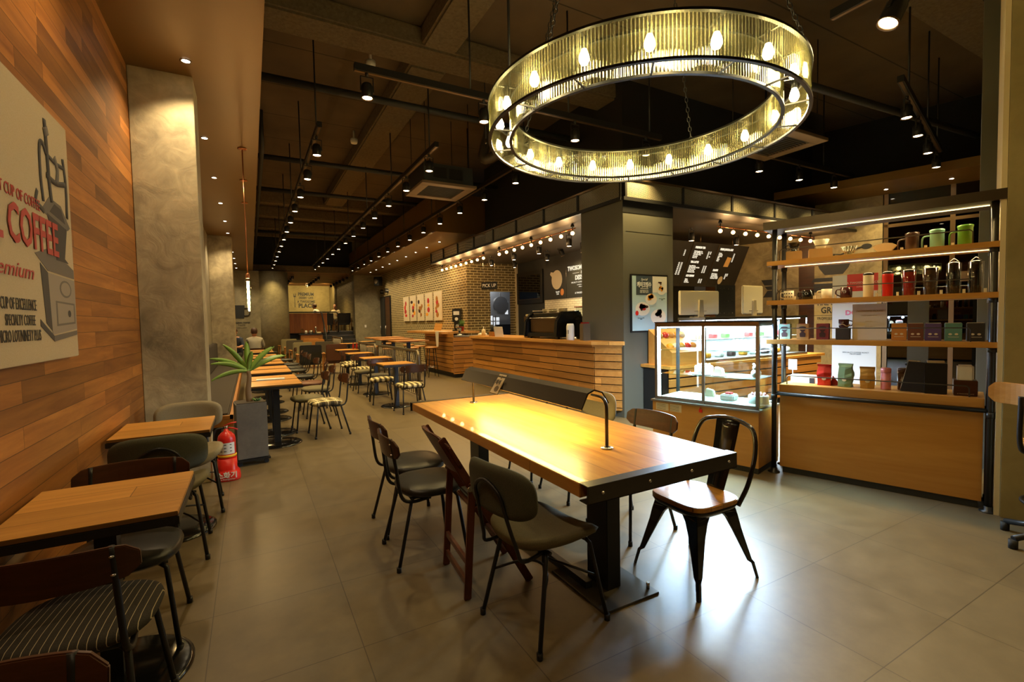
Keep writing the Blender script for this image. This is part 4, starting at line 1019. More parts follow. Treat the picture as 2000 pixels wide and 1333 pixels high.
for k in range(10):
    q = G(); q.ball((-.23 + .115 * (k % 5), -.12 + .2 * (k // 5), .26 + .15 * (k // 5)), .055, 8, .9); q.build('snack_bag', ('mango', 'bag_gold', 'orange_c', 'cream_light', 'bag_red')[(k * 3 + k // 5) % 5], t)
rr = random.Random(11)
for k in range(16):
    x = 5.95 + .145 * k; z = .80 if k % 2 else 1.09; m_ = ['cream', 'mango', 'berry', 'poster_white', 'leaf_green', 'choco'][k % 6]
    tag(G().pad((x, 4.9, z + .001), .12, .12, .07).build('pastry', m_), '%s pastry on the %s level of the long showcase, %s from the left' % ({'cream': 'cream', 'mango': 'orange', 'berry': 'dark red', 'poster_white': 'white', 'leaf_green': 'green', 'choco': 'chocolate'}[m_], 'lower' if k % 2 else 'upper', (ORD + ['fifteenth', 'sixteenth'])[k].replace('nearest', 'first')), 'pastry', 'pastries in the long showcase')
# screens on the showcase top
def monitor(label, x, w_, h_, rz=0):
    t = thing('till_monitor', label, 'monitor', (x, 4.9, 1.42), rz); G().box(-w_ / 2, -.02, .04, w_ / 2, .02, .04 + h_).build('housing', 'cream_light', t, bevel=.012)
    G().poly([(-.05, 0), (.05, 0), (.035, .26), (-.035, .26)], .03, 'xz', -.05).build('stand', plain('grey_light', (.35, .30, .2), .5), t); G().box(-.11, -.10, 0, .11, .08, .012).build('foot', 'grey_light', t); G().rect(-.12, .09, .12, .10, .012, -.032).build('hinge_bar', 'grey_light', t)
monitor('cream back of a till monitor standing left on the showcase', 5.93, .80, .36, -4); monitor('cream back of a till monitor standing right on the showcase', 7.2, .56, .46, 3)
t = thing('speaker_board', 'black perforated board between the two till monitors', 'board', (6.58, 4.92, 1.42)); G().rect(-.22, 0, .22, .50, .03).build('panel', 'black_metal', t)
g = G(); [g.ell(-.15 + .1 * a, .06 + .19 * b, .008, .008, .004, -.003, 8) for a in range(4) for b in range(3)]; g.build('studs', 'steel', t)

# ================================================================ CHAIRS AND TABLES
def curved_board(g, w, z0, z1, th, sag, y, lean=0.0, n=14, taper=.0, e=.3):
    """backrest board centred on x=0, bowed toward -y at its middle, rounded ends"""
    vs = []; h = (z1 - z0) / 2; zc = (z0 + z1) / 2
    for i in range(n + 1):
        u = -1 + 2 * i / n; x = u * w / 2; yy = y - sag * (1 - u * u) + 0
        hh = h * (1 - taper * u * u) * (1 - max(0, (abs(u) - (1 - e)) / e) ** 3 * .55)
        for s_, zz in ((0, -hh), (1, -hh), (1, hh), (0, hh)):
            vs.append((x, yy - lean * (zc + zz - z0) + (-th / 2 if s_ == 0 else th / 2), zc + zz))
    fs = [(0, 1, 2, 3), tuple(n * 4 + q for q in (3, 2, 1, 0))]
    for i in range(n):
        for q in range(4): fs.append((i * 4 + q, i * 4 + (q + 1) % 4, i * 4 + 4 + (q + 1) % 4, i * 4 + 4 + q))
    g._add(vs, fs, False); return g
def chair_a(label, seat_mat, back='walnut', sw=.43, group=None):
    t = thing('dining_chair', label, 'chair', (0, 0, 0), 0, group)
    G().pad((0, .02, .40), sw, .41, .052, 2.9, 32, .35).build('seat', seat_mat, t)
    G().box(-.15, -.13, .388, .15, .15, .40).tube([(-.17, .13, .39), (.17, .13, .39)], .009, 6).tube([(-.165, -.13, .39), (.165, -.13, .39)], .009, 6).build('seat_frame', 'black_metal', t)
    for s_ in (-1, 1):
        G().tube([(s_ * .135, .13, .392), (s_ * .165, .145, .37), (s_ * .205, .19, .012)], .0105, 8).cyl((s_ * .206, .191, 0), .014, .03, 8).build('leg', 'black_metal', t)
        G().tube([(s_ * .13, -.12, .392), (s_ * .16, -.14, .37), (s_ * .20, -.23, .012)], .0105, 8).cyl((s_ * .201, -.231, 0), .014, .03, 8).build('leg', 'black_metal', t)
        G().tube(smooth_path([(s_ * .15, -.02, .385), (s_ * .172, -.14, .385), (s_ * .172, -.20, .43), (s_ * .168, -.225, .60), (s_ * .165, -.25, .765)], 5), .0105, 8).build('back_post', 'black_metal', t)
    b = curved_board(G(), .46, .645, .770, .014, .045, -.210, .16, taper=.12).build('backrest', back, t, bevel=.003)
    g = G()
    for s_ in (-1, 1):
        for z in (.675, .735): g.ball((s_ * .165, -.236 - .12 * (z - .60), z), .009, 8, .6)
    g.build('bolts', 'steel', b)
    return t
def chair_b(label, mat='fabric_olive', back_mat='fabric_green'):
    t = thing('padded_chair', label, 'chair', (0, 0, 0))
    # scooped seat
    n, m = 14, 12; vs = []; fs = []
    def top(u, v):
        x = u * .235 * (1 - .10 * max(0, -v)); y = v * .225; r = (abs(u) ** 3 + abs(v) ** 3) ** (1 / 3)
        return x, y, .455 + .045 * u * u - .035 * max(0, v) ** 3 + .012 * max(0, -v) ** 2, r
    g = G(); gn = 18
    vs = []; idx = {}
    for layer, dz in ((0, 0), (1, -.058)):
        for i in range(gn + 1):
            for j in range(gn + 1):
                a, b = -1 + 2 * i / gn, -1 + 2 * j / gn
                r = max(abs(a), abs(b)); q = (abs(a) ** 3.2 + abs(b) ** 3.2) ** (1 / 3.2); k = r / q if q > 1e-6 else 1
                a, b = a * k, b * k
                x, y, z, _ = top(a, b); edge = max(0, (r - .85) / .15)
                if layer == 0: z -= .018 * edge ** 2
                else: x *= .95; y *= .95; z += .014 * edge ** 2
                idx[(layer, i, j)] = len(vs); vs.append((x, y, z + dz))
    for layer in (0, 1):
        for i in range(gn):
            for j in range(gn):
                f = [idx[(layer, i, j)], idx[(layer, i + 1, j)], idx[(layer, i + 1, j + 1)], idx[(layer, i, j + 1)]]; fs.append(tuple(f if layer == 0 else reversed(f)))
    ring = [(i, 0) for i in range(gn)] + [(gn, j) for j in range(gn)] + [(i, gn) for i in range(gn, 0, -1)] + [(0, j) for j in range(gn, 0, -1)]
    for k in range(len(ring)):
        a, b = ring[k], ring[(k + 1) % len(ring)]; fs.append((idx[(0, *a)], idx[(1, *a)], idx[(1, *b)], idx[(0, *b)]))
    g._add(vs, fs, True); g.build('seat', mat, t)
    # oval padded back, curved around the sitter
    vs = []; fs = []; idx = {}
    for layer, dy in ((0, .022), (1, -.022)):
        for i in range(gn + 1):
            for j in range(gn + 1):
                a, b = -1 + 2 * i / gn, -1 + 2 * j / gn; r = max(abs(a), abs(b)); q = (abs(a) ** 3.3 + abs(b) ** 3.3) ** (1 / 3.3); k = r / q if q > 1e-6 else 1
                a, b = a * k, b * k; edge = max(0, (r - .8) / .2)
                x = a * .235; z = .695 + b * .115; y = -.235 - .05 * (1 - a * a) - .09 * (z - .6) + dy * (1 - .75 * edge ** 2)
                idx[(layer, i, j)] = len(vs); vs.append((x, y, z))
    for layer in (0, 1):
        for i in range(gn):
            for j in range(gn): fs.append((idx[(layer, i, j)], idx[(layer, i + 1, j)], idx[(layer, i + 1, j + 1)], idx[(layer, i, j + 1)]))
    for k in range(len(ring)):
        a, b = ring[k], ring[(k + 1) % len(ring)]; fs.append((idx[(0, *a)], idx[(1, *a)], idx[(1, *b)], idx[(0, *b)]))
    G()._add(vs, fs, True).build('backrest', back_mat, t)
    hoop = smooth_path([(-.13, -.10, .405), (-.135, -.235, .40), (-.12, -.262, .46), (-.10, -.30, .60), (-.085, -.325, .70), (0, -.335, .745), (.085, -.325, .70), (.10, -.30, .60), (.12, -.262, .46), (.135, -.235, .40), (.13, -.10, .405)], 5)
    G().tube(hoop, .009, 8).build('back_hoop', 'black_metal', t)
    G().tube([(-.16, .12, .40), (.16, .12, .40)], .008, 6).tube([(-.16, -.10, .40), (.16, -.10, .40)], .008, 6).build('seat_frame', 'black_metal', t)
    for s_ in (-1, 1):
        G().tube([(s_ * .14, .12, .41), (s_ * .17, .14, .38), (s_ * .215, .205, .012)], .0105, 8).cyl((s_ * .216, .206, 0), .014, .03, 8).build('leg', 'black_metal', t)
        G().tube([(s_ * .13, -.11, .41), (s_ * .16, -.13, .38), (s_ * .205, -.215, .012)], .0105, 8).cyl((s_ * .206, -.216, 0), .014, .03, 8).build('leg', 'black_metal', t)
    G().tube(smooth_path([(-.19, .165, .22), (-.10, .08, .26), (0, .04, .27), (.10, .08, .26), (.19, .165, .22)], 4), .006, 6).tube(smooth_path([(-.18, -.17, .22), (-.09, -.06, .26), (0, -.02, .27), (.09, -.06, .26), (.18, -.17, .22)], 4), .006, 6).build('stretcher', 'black_metal', t)
    return t
A = chair_a('', 'leather_black')
def place_a(label, x, y, rz, mat, first=[True]):
    if first[0]: o = A; first[0] = False; o.location = (x, y, 0); o.rotation_euler = (0, 0, R_(rz)); o['label'] = label
    else: o = dup(A, label, (x, y, 0), rz)
    if mat != 'leather_black': swap(o, 'seat', mat)
    return o
B = chair_b('')
def place_b(label, x, y, rz, mat=None, first=[True]):
    if first[0]: o = B; first[0] = False; o.location = (x, y, 0); o.rotation_euler = (0, 0, R_(rz)); o['label'] = label
    else: o = dup(B, label, (x, y, 0), rz)
    if mat: swap(o, 'seat', mat); swap(o, 'backrest', mat)
    return o
place_a('black leather chair, farther of the pair on the aisle side of the big table', .97, 3.30, -90, 'leather_black')
place_a('black leather chair, nearer of the pair on the aisle side of the big table', .93, 2.84, -92, 'leather_black')
place_b('olive fabric chair with oval back, nearest the camera at the big table', 1.19, 1.89, -80)
place_a('wooden-backed wall table chair with pinstriped black seat', -.54, 2.10, -5, 'fabric_pin')
place_a('dark wooden-backed chair in the bottom left corner of the picture', -.52, 1.03, 178, 'leather_black')
place_a('wooden-backed black leather chair behind the nearest wall table', -.53, 2.69, 180, 'leather_black')
place_b('dark olive padded chair with its back to the camera at the second wall table', -.50, 3.62, 3)
place_b('light tan padded chair facing the camera beside the plaster pillar', -.46, 4.42, 182, 'fabric_tan')
place_a('wooden-backed chair behind the black metal bistro chair', 2.22, 2.42, 92, 'leather_black')
place_b('tan padded chair behind the desk lamp on the counter side of the big table', 2.30, 3.15, 88, 'fabric_tan')
place_a('wooden-backed chair on the counter side of the big table, at its far end', 2.28, 3.70, 90, 'fabric_olive')
place_a('lone cream and black plaid chair standing in the aisle', .83, 6.52, 96, 'fabric_plaid')
place_a('olive seated chair beside the lone plaid chair in the aisle', .66, 7.0, 94, 'fabric_olive')
for i, (y, m, d) in enumerate(((7.95, 'fabric_olive', 92), (8.75, 'leather_brown', 84), (10.0, 'leather_black', 95), (11.4, 'leather_black', 90), (12.2, 'leather_black', 93), (13.2, 'leather_black', 88), (15.0, 'leather_black', 92))):
    place_a('%s seated chair in the row along the bench tables, %s from the camera' % ({'fabric_olive': 'olive', 'leather_black': 'black', 'leather_brown': 'brown'}[m], ORD[i]), .88, y, d, m)
RT = [(2.16, 8.07), (2.19, 9.70), (2.21, 11.45), (2.24, 13.2)]
lab = ['nearest', 'second', 'third', 'fourth']
near = ['fabric_plaid', 'fabric_pin', 'fabric_plaid', 'fabric_plaid']; far = ['fabric_plaid', 'fabric_olive', 'fabric_plaid', 'leather_black']
nmx = {'fabric_plaid': 'plaid', 'fabric_pin': 'pinstriped', 'fabric_olive': 'olive', 'leather_black': 'black'}
for i, (x, y) in enumerate(RT):
    place_a('%s chair on the camera side of the %s small table along the railing' % (nmx[near[i]], lab[i]), x + (.05 if i == 0 else -.08), y - (.55 if i == 1 else .62), (4, -6, 5, 0)[i], near[i])
    if i < 3: place_a('%s chair on the far side of the %s small table along the railing' % (nmx[far[i]], lab[i]), x - .12, y + .46, (176, 184, 180, 178)[i], far[i])

def small_table(label, w_, d_, group=None, base_r=.27):
    t = thing('cafe_table', label, 'table', (0, 0, 0), 0, group)
    G().box(-w_ / 2, -d_ / 2, .722, w_ / 2, d_ / 2, .74).build('tabletop', 'oak_top', t, bevel=.002)
    G().box(-w_ / 2 - .004, -d_ / 2 - .004, .69, w_ / 2 + .004, d_ / 2 + .004, .7215).build('edge_band', 'black_metal', t, bevel=.002)
    G().box(-.035, -.035, .02, .035, .035, .69).box(-.15, -.15, .68, .15, .15, .69).build('column', 'black_metal', t)
    G().lathe([(base_r, 0), (base_r, .008), (base_r - .02, .018), (.05, .026), (.0001, .026)], seg=40).build('base', 'black_gloss', t)
    return t
t0 = small_table('square oak topped table, nearest against the wooden wall', .54, .57); t0.location = (-.535, 2.43, 0)
o = dup(t0, 'square oak topped table, second against the wooden wall', (-.535, 4.02, 0)); 
TB = []
for i, (y, n) in enumerate(((6.34, 1), (6.96, 1), (8.0, 1), (8.68, 1), (9.75, 1), (10.5, 1), (11.5, 1), (12.35, 1), (14.0, 1), (14.85, 1))):
    dup(t0, 'small oak table in front of the long bench, %s from the camera' % ORD[i], (.24, y, 0), 0, 'tables along the bench')
for i, (x, y) in enumerate(RT): dup(t0, 'small oak table beside the railing, %s from the camera' % lab[i], (x, y, 0), 0, 'tables along the railing')
for i, (x, y) in enumerate(((3.0, 17.3), (3.9, 18.6))): dup(t0, 'small oak table beyond the armchairs, %s one' % ('nearer' if i == 0 else 'farther'), (x, y, 0))
tag(G().box(-.16, -.06, 0, .16, .06, .012).build('napkin_tray', 'white', loc=(.2, 6.72, .74)), 'white slip lying on the nearest bench table', 'napkin')

# ---- the big communal table
def big_table():
    t = thing('communal_table', 'long thick oak table with black steel ends in the foreground', 'table', (0, 0, 0))
    x0, x1, y0, y1, zt, zb = 1.165, 2.085, 1.50, 3.92, .75, .69
    G().box(x0, y0 + .06, zb, x1, y1 - .05, zt).build('tabletop', 'oak_big', t, bevel=.003)
    G().box(x0 - .003, y0, zb - .012, x1 + .003, y0 + .008, zt + .003).box(x0 - .003, y0, zt, x1 + .003, y0 + .06, zt + .004).box(x0 - .003, y0, zb - .012, x1 + .003, y0 + .06, zb - .006).build('steel_end', 'steel_band', t, bevel=.0015)
    G().box(x0 - .003, y1 - .008, zb - .012, x1 + .003, y1, zt + .003).box(x0 - .003, y1 - .05, zt, x1 + .003, y1, zt + .004).build('steel_end', 'steel_band', t, bevel=.0015)
    for k in range(4): G().ball((x0 + .07 + k * .262, y0 - .002, .72), .009, 8, .8).build('bolt', 'steel', t)
    for yy in (1.88, 3.45):
        G().box(1.575, yy, .012, 1.665, yy + .17, zb - .004).build('leg', 'black_metal', t, bevel=.003)
        G().box(1.44, yy - .14, 0, 1.80, yy + .32, .012).build('foot_plate', 'plate_steel', t, bevel=.002)
        G().box(1.30, yy + .03, zb - .04, 1.95, yy + .14, zb - .002).build('top_bracket', 'black_metal', t)
    G().box(1.49, 1.95, .012, 1.53, 3.6, .05).build('floor_bar', 'black_metal', t)
    for p in ((1.47, 1.78), (1.77, 1.79), (1.47, 3.35), (1.77, 3.35)): G().cyl((p[0], p[1], .012), .009, .035, 8).build('levelling_bolt', 'steel', t)
big_table()
# desk lamp: a folded metal trough on two bent posts
t = thing('trough_lamp', 'long folded grey metal lamp standing on two bent posts on the big table', 'table lamp', (0, 0, 0))
prof = [(1.60, 1.052), (1.655, 1.035), (1.70, .97), (1.695, .965), (1.65, 1.028), (1.60, 1.044), (1.56, 1.028), (1.515, .945), (1.51, .95), (1.552, 1.035)]
G().poly([(a, b) for a, b in prof], 1.62, 'xz', 2.0).build('shade', 'lamp_shade', t)
for yy, s_ in ((1.915, -1), (3.605, 1)):
    pts = [(1.61, yy, .755), (1.61, yy, .96)] + [(1.61, yy - s_ * (.05 - .05 * math.cos(a)), .96 + .055 * math.sin(a)) for a in [PI / 2 * k / 6 for k in range(1, 7)]] + [(1.60, yy - s_ * .11, 1.018)]
    G().tube(pts, .0095, 8).build('post', 'steel_band', t); G().lathe([(.033, 0), (.033, .006), (.012, .010)], (1.61, yy, .7505), 20).build('post_foot', 'steel', t)
G().box(1.585, 2.1, .992, 1.625, 3.5, 1.008).build('tube_lamp', 'table_tube', t)
area_light('trough_lamp_glow', (1.605, 2.8, .985), 14, .05, 1.35, (1.0, .72, .22))
# sign on the lamp
t = thing('table_sign', 'small kraft coloured notice card hooked over the table lamp', 'sign', (1.52, 2.97, .985), -90)
o = G().rect(-.055, -.075, .055, .075, .004).build('card', 'cream', t); o.rotation_euler = (R_(-34), 0, 0)
o = G().rect(-.06, -.08, .06, .08, .003, .003).build('backing', 'black_metal', t); o.rotation_euler = (R_(-34), 0, 0)
text('lettering', '단체석', .042, 'dark_grey', t, (0, -.012, .012), (PI / 2 - R_(34), 0, 0), bold=.001)
o = G().ell(0, .052, .008, .012, .002, -.003).ell(.012, -.04, .028, .022, .002, -.003).build('print', 'caddy', t); o.rotation_euler = (R_(-34), 0, 0)

# ---- folding wooden chair
t = thing('folding_chair', 'reddish wooden folding chair with black cushion at the big table', 'chair', (1.17, 2.38, 0), -95)
for s_ in (-1, 1):
    G().bar((s_ * .17, -.34, .84), (s_ * .17, .14, .0), .022, .042).build('leg', 'redwood', t, bevel=.004)
    G().bar((s_ * .195, -.23, 0), (s_ * .195, -.19, .60), .022, .038).build('leg', 'redwood', t, bevel=.004)
    G().cyl((0, 0, 0), .014, .008, 10).build('pivot', 'steel', t, loc=(s_ * .208 - .004, -.205, .575)).rotation_euler = (0, PI / 2, 0)
curved_board(G(), .40, .64, .86, .020, .04, -.215, .56, e=.6).build('backrest', 'redwood', t, bevel=.004)
G().bar((-.18, -.226, .08), (.18, -.226, .08), .018, .03).build('stretcher', 'redwood', t); G().bar((-.18, -.222, .19), (.18, -.222, .19), .018, .03).build('stretcher', 'redwood', t); G().bar((-.16, .015, .20), (.16, .015, .20), .018, .03).build('stretcher', 'redwood', t)
G().box(-.15, -.17, .425, .15, .20, .45).build('seat', 'redwood', t, bevel=.006); G().box(-.135, -.16, .45, .135, .18, .475).build('cushion', 'leather_black', t, bevel=.01)

# ---- black metal bistro chair with oak seat
def bistro():
    t = thing('bistro_chair', 'black metal bistro chair with honey coloured wooden seat', 'chair', (2.155, 1.81, 0), 89)
    G().poly([(math.copysign(abs(math.cos(2 * PI * k / 48)) ** (2 / 4.4), math.cos(2 * PI * k / 48)) * .185, .01 + math.copysign(abs(math.sin(2 * PI * k / 48)) ** (2 / 4.4), math.sin(2 * PI * k / 48)) * .185) for k in range(48)], .028, 'xy', .412).build('seat', 'oak_seat', t, bevel=.004)
    G().lathe([(.17, 0), (.185, .03), (.18, .032)], (0, .01, .380), 36, True, 4.5).build('seat_pan', 'black_gloss', t)
    for sx in (-1, 1):
        for sy in (-1, 1):
            # pressed sheet leg: wide at top, narrow at the foot, curved
            prof = [(.40, .135, .125), (.38, .139, .105), (.34, .148, .080), (.27, .160, .060), (.18, .180, .045), (.10, .198, .032), (.085, .207, .022), (.0, .223, .020)]
            vs = []; fs = []
            for z, off, w_ in prof:
                cx_, cy_ = sx * off, .01 + sy * off
                for a, b in ((-w_, 0), (0, 0), (0, -w_), (-.3 * w_, -w_), (-.3 * w_, -.3 * w_), (-w_, -.3 * w_)):
                    vs.append((cx_ + sx * (a + .012), cy_ + sy * (b + .012), z))
            n = len(prof)
            for i in range(n - 1):
                for q in range(6): fs.append((i * 6 + q, i * 6 + (q + 1) % 6, i * 6 + 6 + (q + 1) % 6, i * 6 + 6 + q))
            fs += [tuple(range(6)), tuple((n - 1) * 6 + q for q in range(6))]
            G()._add(vs, fs, False).build('leg', 'black_gloss', t, bevel=.002)
    for (a, b) in (((-1, -1), (1, -1)), ((1, -1), (1, 1)), ((1, 1), (-1, 1)), ((-1, 1), (-1, -1))):
        G().tube([(a[0] * .15, .01 + a[1] * .15, .36), ((a[0] + b[0]) / 2 * .15, .01 + (a[1] + b[1]) / 2 * .15, .385), (b[0] * .15, .01 + b[1] * .15, .36)], .006, 6).build('brace', 'black_gloss', t)
    G().tube(smooth_path([(-.175, -.13, .40), (-.20, -.18, .52), (-.205, -.23, .68), (-.17, -.262, .79), (-.09, -.278, .824), (0, -.283, .834), (.09, -.278, .824), (.17, -.262, .79), (.205, -.23, .68), (.20, -.18, .52), (.175, -.13, .40)], 6), .0125, 10).build('back_hoop', 'black_gloss', t)
    g = G(); vs = []; n = 8
    for i in range(n + 1):
        f = i / n; z = .40 + f * .432; y = -.15 - .13 * f - .01 * math.sin(f * PI); w_ = .056 + .022 * f
        vs += [(-w_, y, z), (-w_, y + .004, z), (w_, y + .004, z), (w_, y, z)]
    fs = [(0, 1, 2, 3), tuple(n * 4 + q for q in range(4))]
    for i in range(n):
        for q in range(4): fs.append((i * 4 + q, i * 4 + (q + 1) % 4, i * 4 + 4 + (q + 1) % 4, i * 4 + 4 + q))
    g._add(vs, fs, True).build('back_splat', 'black_gloss', t)
bistro()

# ---- bench, planter, extinguisher
t = thing('wall_bench', 'long oak edged bench with dark cushion along the left wall', 'bench', (0, 0, 0))
G().box(-.825, 5.95, .34, -.20, 13.6, .42).box(-.825, 5.95, .42, -.20, 6.0, .46).box(-.235, 5.95, .42, -.20, 13.6, .46).build('frame', 'oak_side', t, bevel=.003)
G().box(-.825, 6.0, .0, -.32, 13.6, .34).build('plinth', 'black_metal', t); G().box(-.80, 6.01, .42, -.24, 13.58, .475).build('seat_cushion', 'cushion', t, bevel=.015)
G().box(-.825, 6.01, .48, -.72, 13.6, 1.02).build('back_cushion', 'cushion', t, bevel=.015)
def planter():
    t = thing('potted_dracaena', 'green long-leaved plant in a tall square grey planter on castors', 'plant', (-.035, 5.64, 0), 6)
    w0, w1 = .125, .14
    G().hexa([(-w1, -w1, .07), (w1, -w1, .07), (w1, w1, .07), (-w1, w1, .07)], [(-w1, -w1, .635), (w1, -w1, .635), (w1, w1, .635), (-w1, w1, .635)]).build('planter', 'planter_grey', t, bevel=.004)
    G().box(-w1 + .01, -w1 + .01, .62, w1 - .01, w1 - .01, .642).build('soil', plain('soil', (.06, .045, .03), .95), t)
    DL_ = G().box(-.155, -.155, .045, .155, .155, .065).build('dolly', 'black_metal', t)
    for a in (-.12, .12):
        for b in (-.12, .12): G().cyl((0, 0, -.01), .022, .02, 12).build('castor', 'rubber', DL_, loc=(a, b, .022)).rotation_euler = (PI / 2, 0, 0)
    G().tube(smooth_path([(0, 0, .62), (-.01, 0, .75), (.005, 0, .88), (0, 0, .96)], 4), [.032 - .0012 * k for k in range(13)], 10).build('trunk', plain('bark', (.20, .13, .07), .85), t)
    tips = [(-.22, -.02, 1.24), (-.34, .0, 1.10), (-.33, -.05, 1.05), (-.33, -.02, .88), (.0, .06, 1.26), (.25, -.02, 1.20), (.36, -.02, 1.10), (.03, -.08, 1.16), (.12, .10, 1.05)]
    for k, (x, y, z) in enumerate(tips):
        b = Vector((0, 0, .95)); e = Vector((x, y, z)); m = (b + e) / 2 + Vector((0, 0, .05 + .04 * abs(x))); d = (e - b); side = Vector((d.y, -d.x, 0)); side = side.normalized() if side.length > .03 else Vector((1, 0, 0))
        if abs(x) > .1 and abs(y) < .06: dn_ = d.normalized(); side = (dn_.cross(Vector((0, 1, 0))) * .8 + Vector((0, .5, .1))).normalized()
        g = G(); vs = []; n = 10
        for i in range(n + 1):
            f = i / n; p = b * (1 - f) ** 2 + m * 2 * f * (1 - f) + e * f * f; w_ = .030 * (math.sin(PI * min(1, f * .85 + .12)) ** .7)
            vs += [p - side * w_ + Vector((0, 0, .006)), p - Vector((0, 0, .004)), p + side * w_ + Vector((0, 0, .006)), p + Vector((0, 0, -.001))]
        fs = []
        for i in range(n):
            for q in range(4): fs.append((i * 4 + q, i * 4 + (q + 1) % 4, i * 4 + 4 + (q + 1) % 4, i * 4 + 4 + q))
        g._add(vs, fs, True).build('leaf', 'dracaena_leaf', t)
    g = G(); rr = random.Random(2)
    for k in range(26):
        a = rr.uniform(0, 6.28); g.tube([(.06, -.04, .635), (.06 + .04 * math.cos(a), -.04 + .03 * math.sin(a), .655 + rr.uniform(0, .02))], .004, 4)
    g.build('small_greens', 'leaf_green', t)
planter()
def extinguisher():
    t = thing('fire_extinguisher', 'red fire extinguisher standing in its red floor stand', 'fire extinguisher', (-.235, 5.14, 0), -3)
    G().lathe([(.105, 0), (.105, .012), (.098, .07), (.082, .09), (.078, .10), (.078, .20)], seg=28, sq=3.2).build('stand', 'red', t)
    G().lathe([(.074, .10), (.074, .375), (.066, .41), (.04, .44), (.022, .45), (.018, .47)], seg=28).build('cylinder', 'red', t)
    G().lathe([(.0765, .215), (.0785, .22), (.0785, .232), (.0765, .236)], seg=28).build('yellow_band', 'yellow', t)
    vs = []
    for i in range(13):
        a = R_(-150 + 120 * i / 12); vs += [(.0748 * math.cos(a), .0748 * math.sin(a), .245), (.0748 * math.cos(a), .0748 * math.sin(a), .35)]
    G()._add(vs, [(2 * i, 2 * i + 2, 2 * i + 3, 2 * i + 1) for i in range(12)], True).build('label_sheet', 'white', t)
    g = G(); 
    for i, a in enumerate((-118, -95, -62)):
        for z in (.27, .30, .33): g.box(.0752 * math.cos(R_(a)) - .012, .0752 * math.sin(R_(a)) - .002, z, .0752 * math.cos(R_(a)) + .010, .0752 * math.sin(R_(a)) + .001, z + .006)
    g.build('print', 'dark_grey', t)
    G().cyl((0, 0, .47), .016, .03, 12).build('valve', 'steel', t); G().tube([(-.02, 0, .495), (.04, 0, .52), (.085, 0, .525)], .007, 6).build('lever', 'red', t); G().tube([(0, 0, .485), (.06, 0, .47), (.095, 0, .455)], .007, 6).build('lever', 'red', t)
    G().tube(smooth_path([(-.015, 0, .48), (-.08, -.0, .47), (-.10, 0, .40), (-.095, 0, .25)], 5), .008, 6).build('hose', 'rubber', t)
    text('lettering', '소화기', .062, 'white', t, (0, -.1045, .055), (PI / 2 - R_(7), 0, 0), bold=.002); text('lettering', 'Fire Extinguisher', .020, 'white', t, (0, -.107, .022), (PI / 2 - R_(5), 0, 0))
extinguisher()

# ---- canvas with grinder picture on the cedar wall (faces +x)
t = thing('canvas_print', 'large beige canvas print of an old coffee mill with red lettering', 'picture', (-.829, 0, 0), 90)
G().box(1.5, -.04, 1.291, 3.255, 0, 2.45).build('canvas', 'canvas', t, bevel=.003)
YF = -.0412
text('lettering', 'THE BEST CUP OF COFFEE', .066, 'print_red', t, (2.833, YF - .001, 1.968), align='RIGHT', width=.565)
text('lettering', 'REAL COFFEE', .215, 'print_red', t, (3.032, YF - .003, 1.840), align='RIGHT', width=.93, bold=.004)
text('lettering', 'premium', .085, 'print_red', t, (2.721, YF - .001, 1.665), align='RIGHT', width=.46, shear=.35)
text('lettering', 'CUP OF EXCELLENCE', .066, 'print_dark', t, (2.725, YF - .001, 1.53), align='RIGHT', width=.33); text('lettering', 'SPECIALTY COFFEE', .062, 'print_dark', t, (2.705, YF - .001, 1.467), align='RIGHT', width=.28); text('lettering', 'MICRO LOT/NINETY PLUS', .066, 'print_dark', t, (2.757, YF - .001, 1.405), align='RIGHT', width=.395)
MX = lambda a: 1.714 * a - 2.602
MZ = lambda b: .88 * b + .226
def flat(pts, m, off, nm='mill_drawing'): G().poly([(MX(a), MZ(b)) for a, b in pts], .0008, 'xz', YF - off).build(nm, m, t)
# wooden mill body
flat([(3.12, 1.74), (3.20, 1.67), (3.41, 1.66), (3.41, 1.71), (3.36, 1.735), (3.2, 1.78)], 'print_mid', .0002)
flat([(3.15, 1.70), (3.20, 1.66), (3.21, 1.36), (3.17, 1.40)], 'print_dark', .0004)
flat([(3.20, 1.66), (3.41, 1.65), (3.41, 1.37), (3.21, 1.34)], 'print_light', .0004)
flat([(3.13, 1.42), (3.22, 1.335), (3.22, 1.305), (3.13, 1.385)], 'print_dark', .0006); flat([(3.22, 1.335), (3.41, 1.36), (3.41, 1.335), (3.22, 1.305)], 'print_mid', .0006)
flat([(3.245, 1.52), (3.40, 1.515), (3.40, 1.40), (3.245, 1.385)], 'print_mid', .0006); flat([(3.255, 1.51), (3.39, 1.505), (3.39, 1.41), (3.255, 1.397)], 'print_light', .0009)
G().ell(MX(3.33), MZ(1.59), 0.0832, .042, .0008, YF - .0008).build('mill_drawing', 'print_mid', t); G().ell(MX(3.33), MZ(1.59), 0.0672, .033, .0008, YF - .0012).build('mill_drawing', 'print_light', t); G().ell(MX(3.35), MZ(1.455), 0.0224, .017, .0008, YF - .0014).build('mill_drawing', 'print_dark', t)
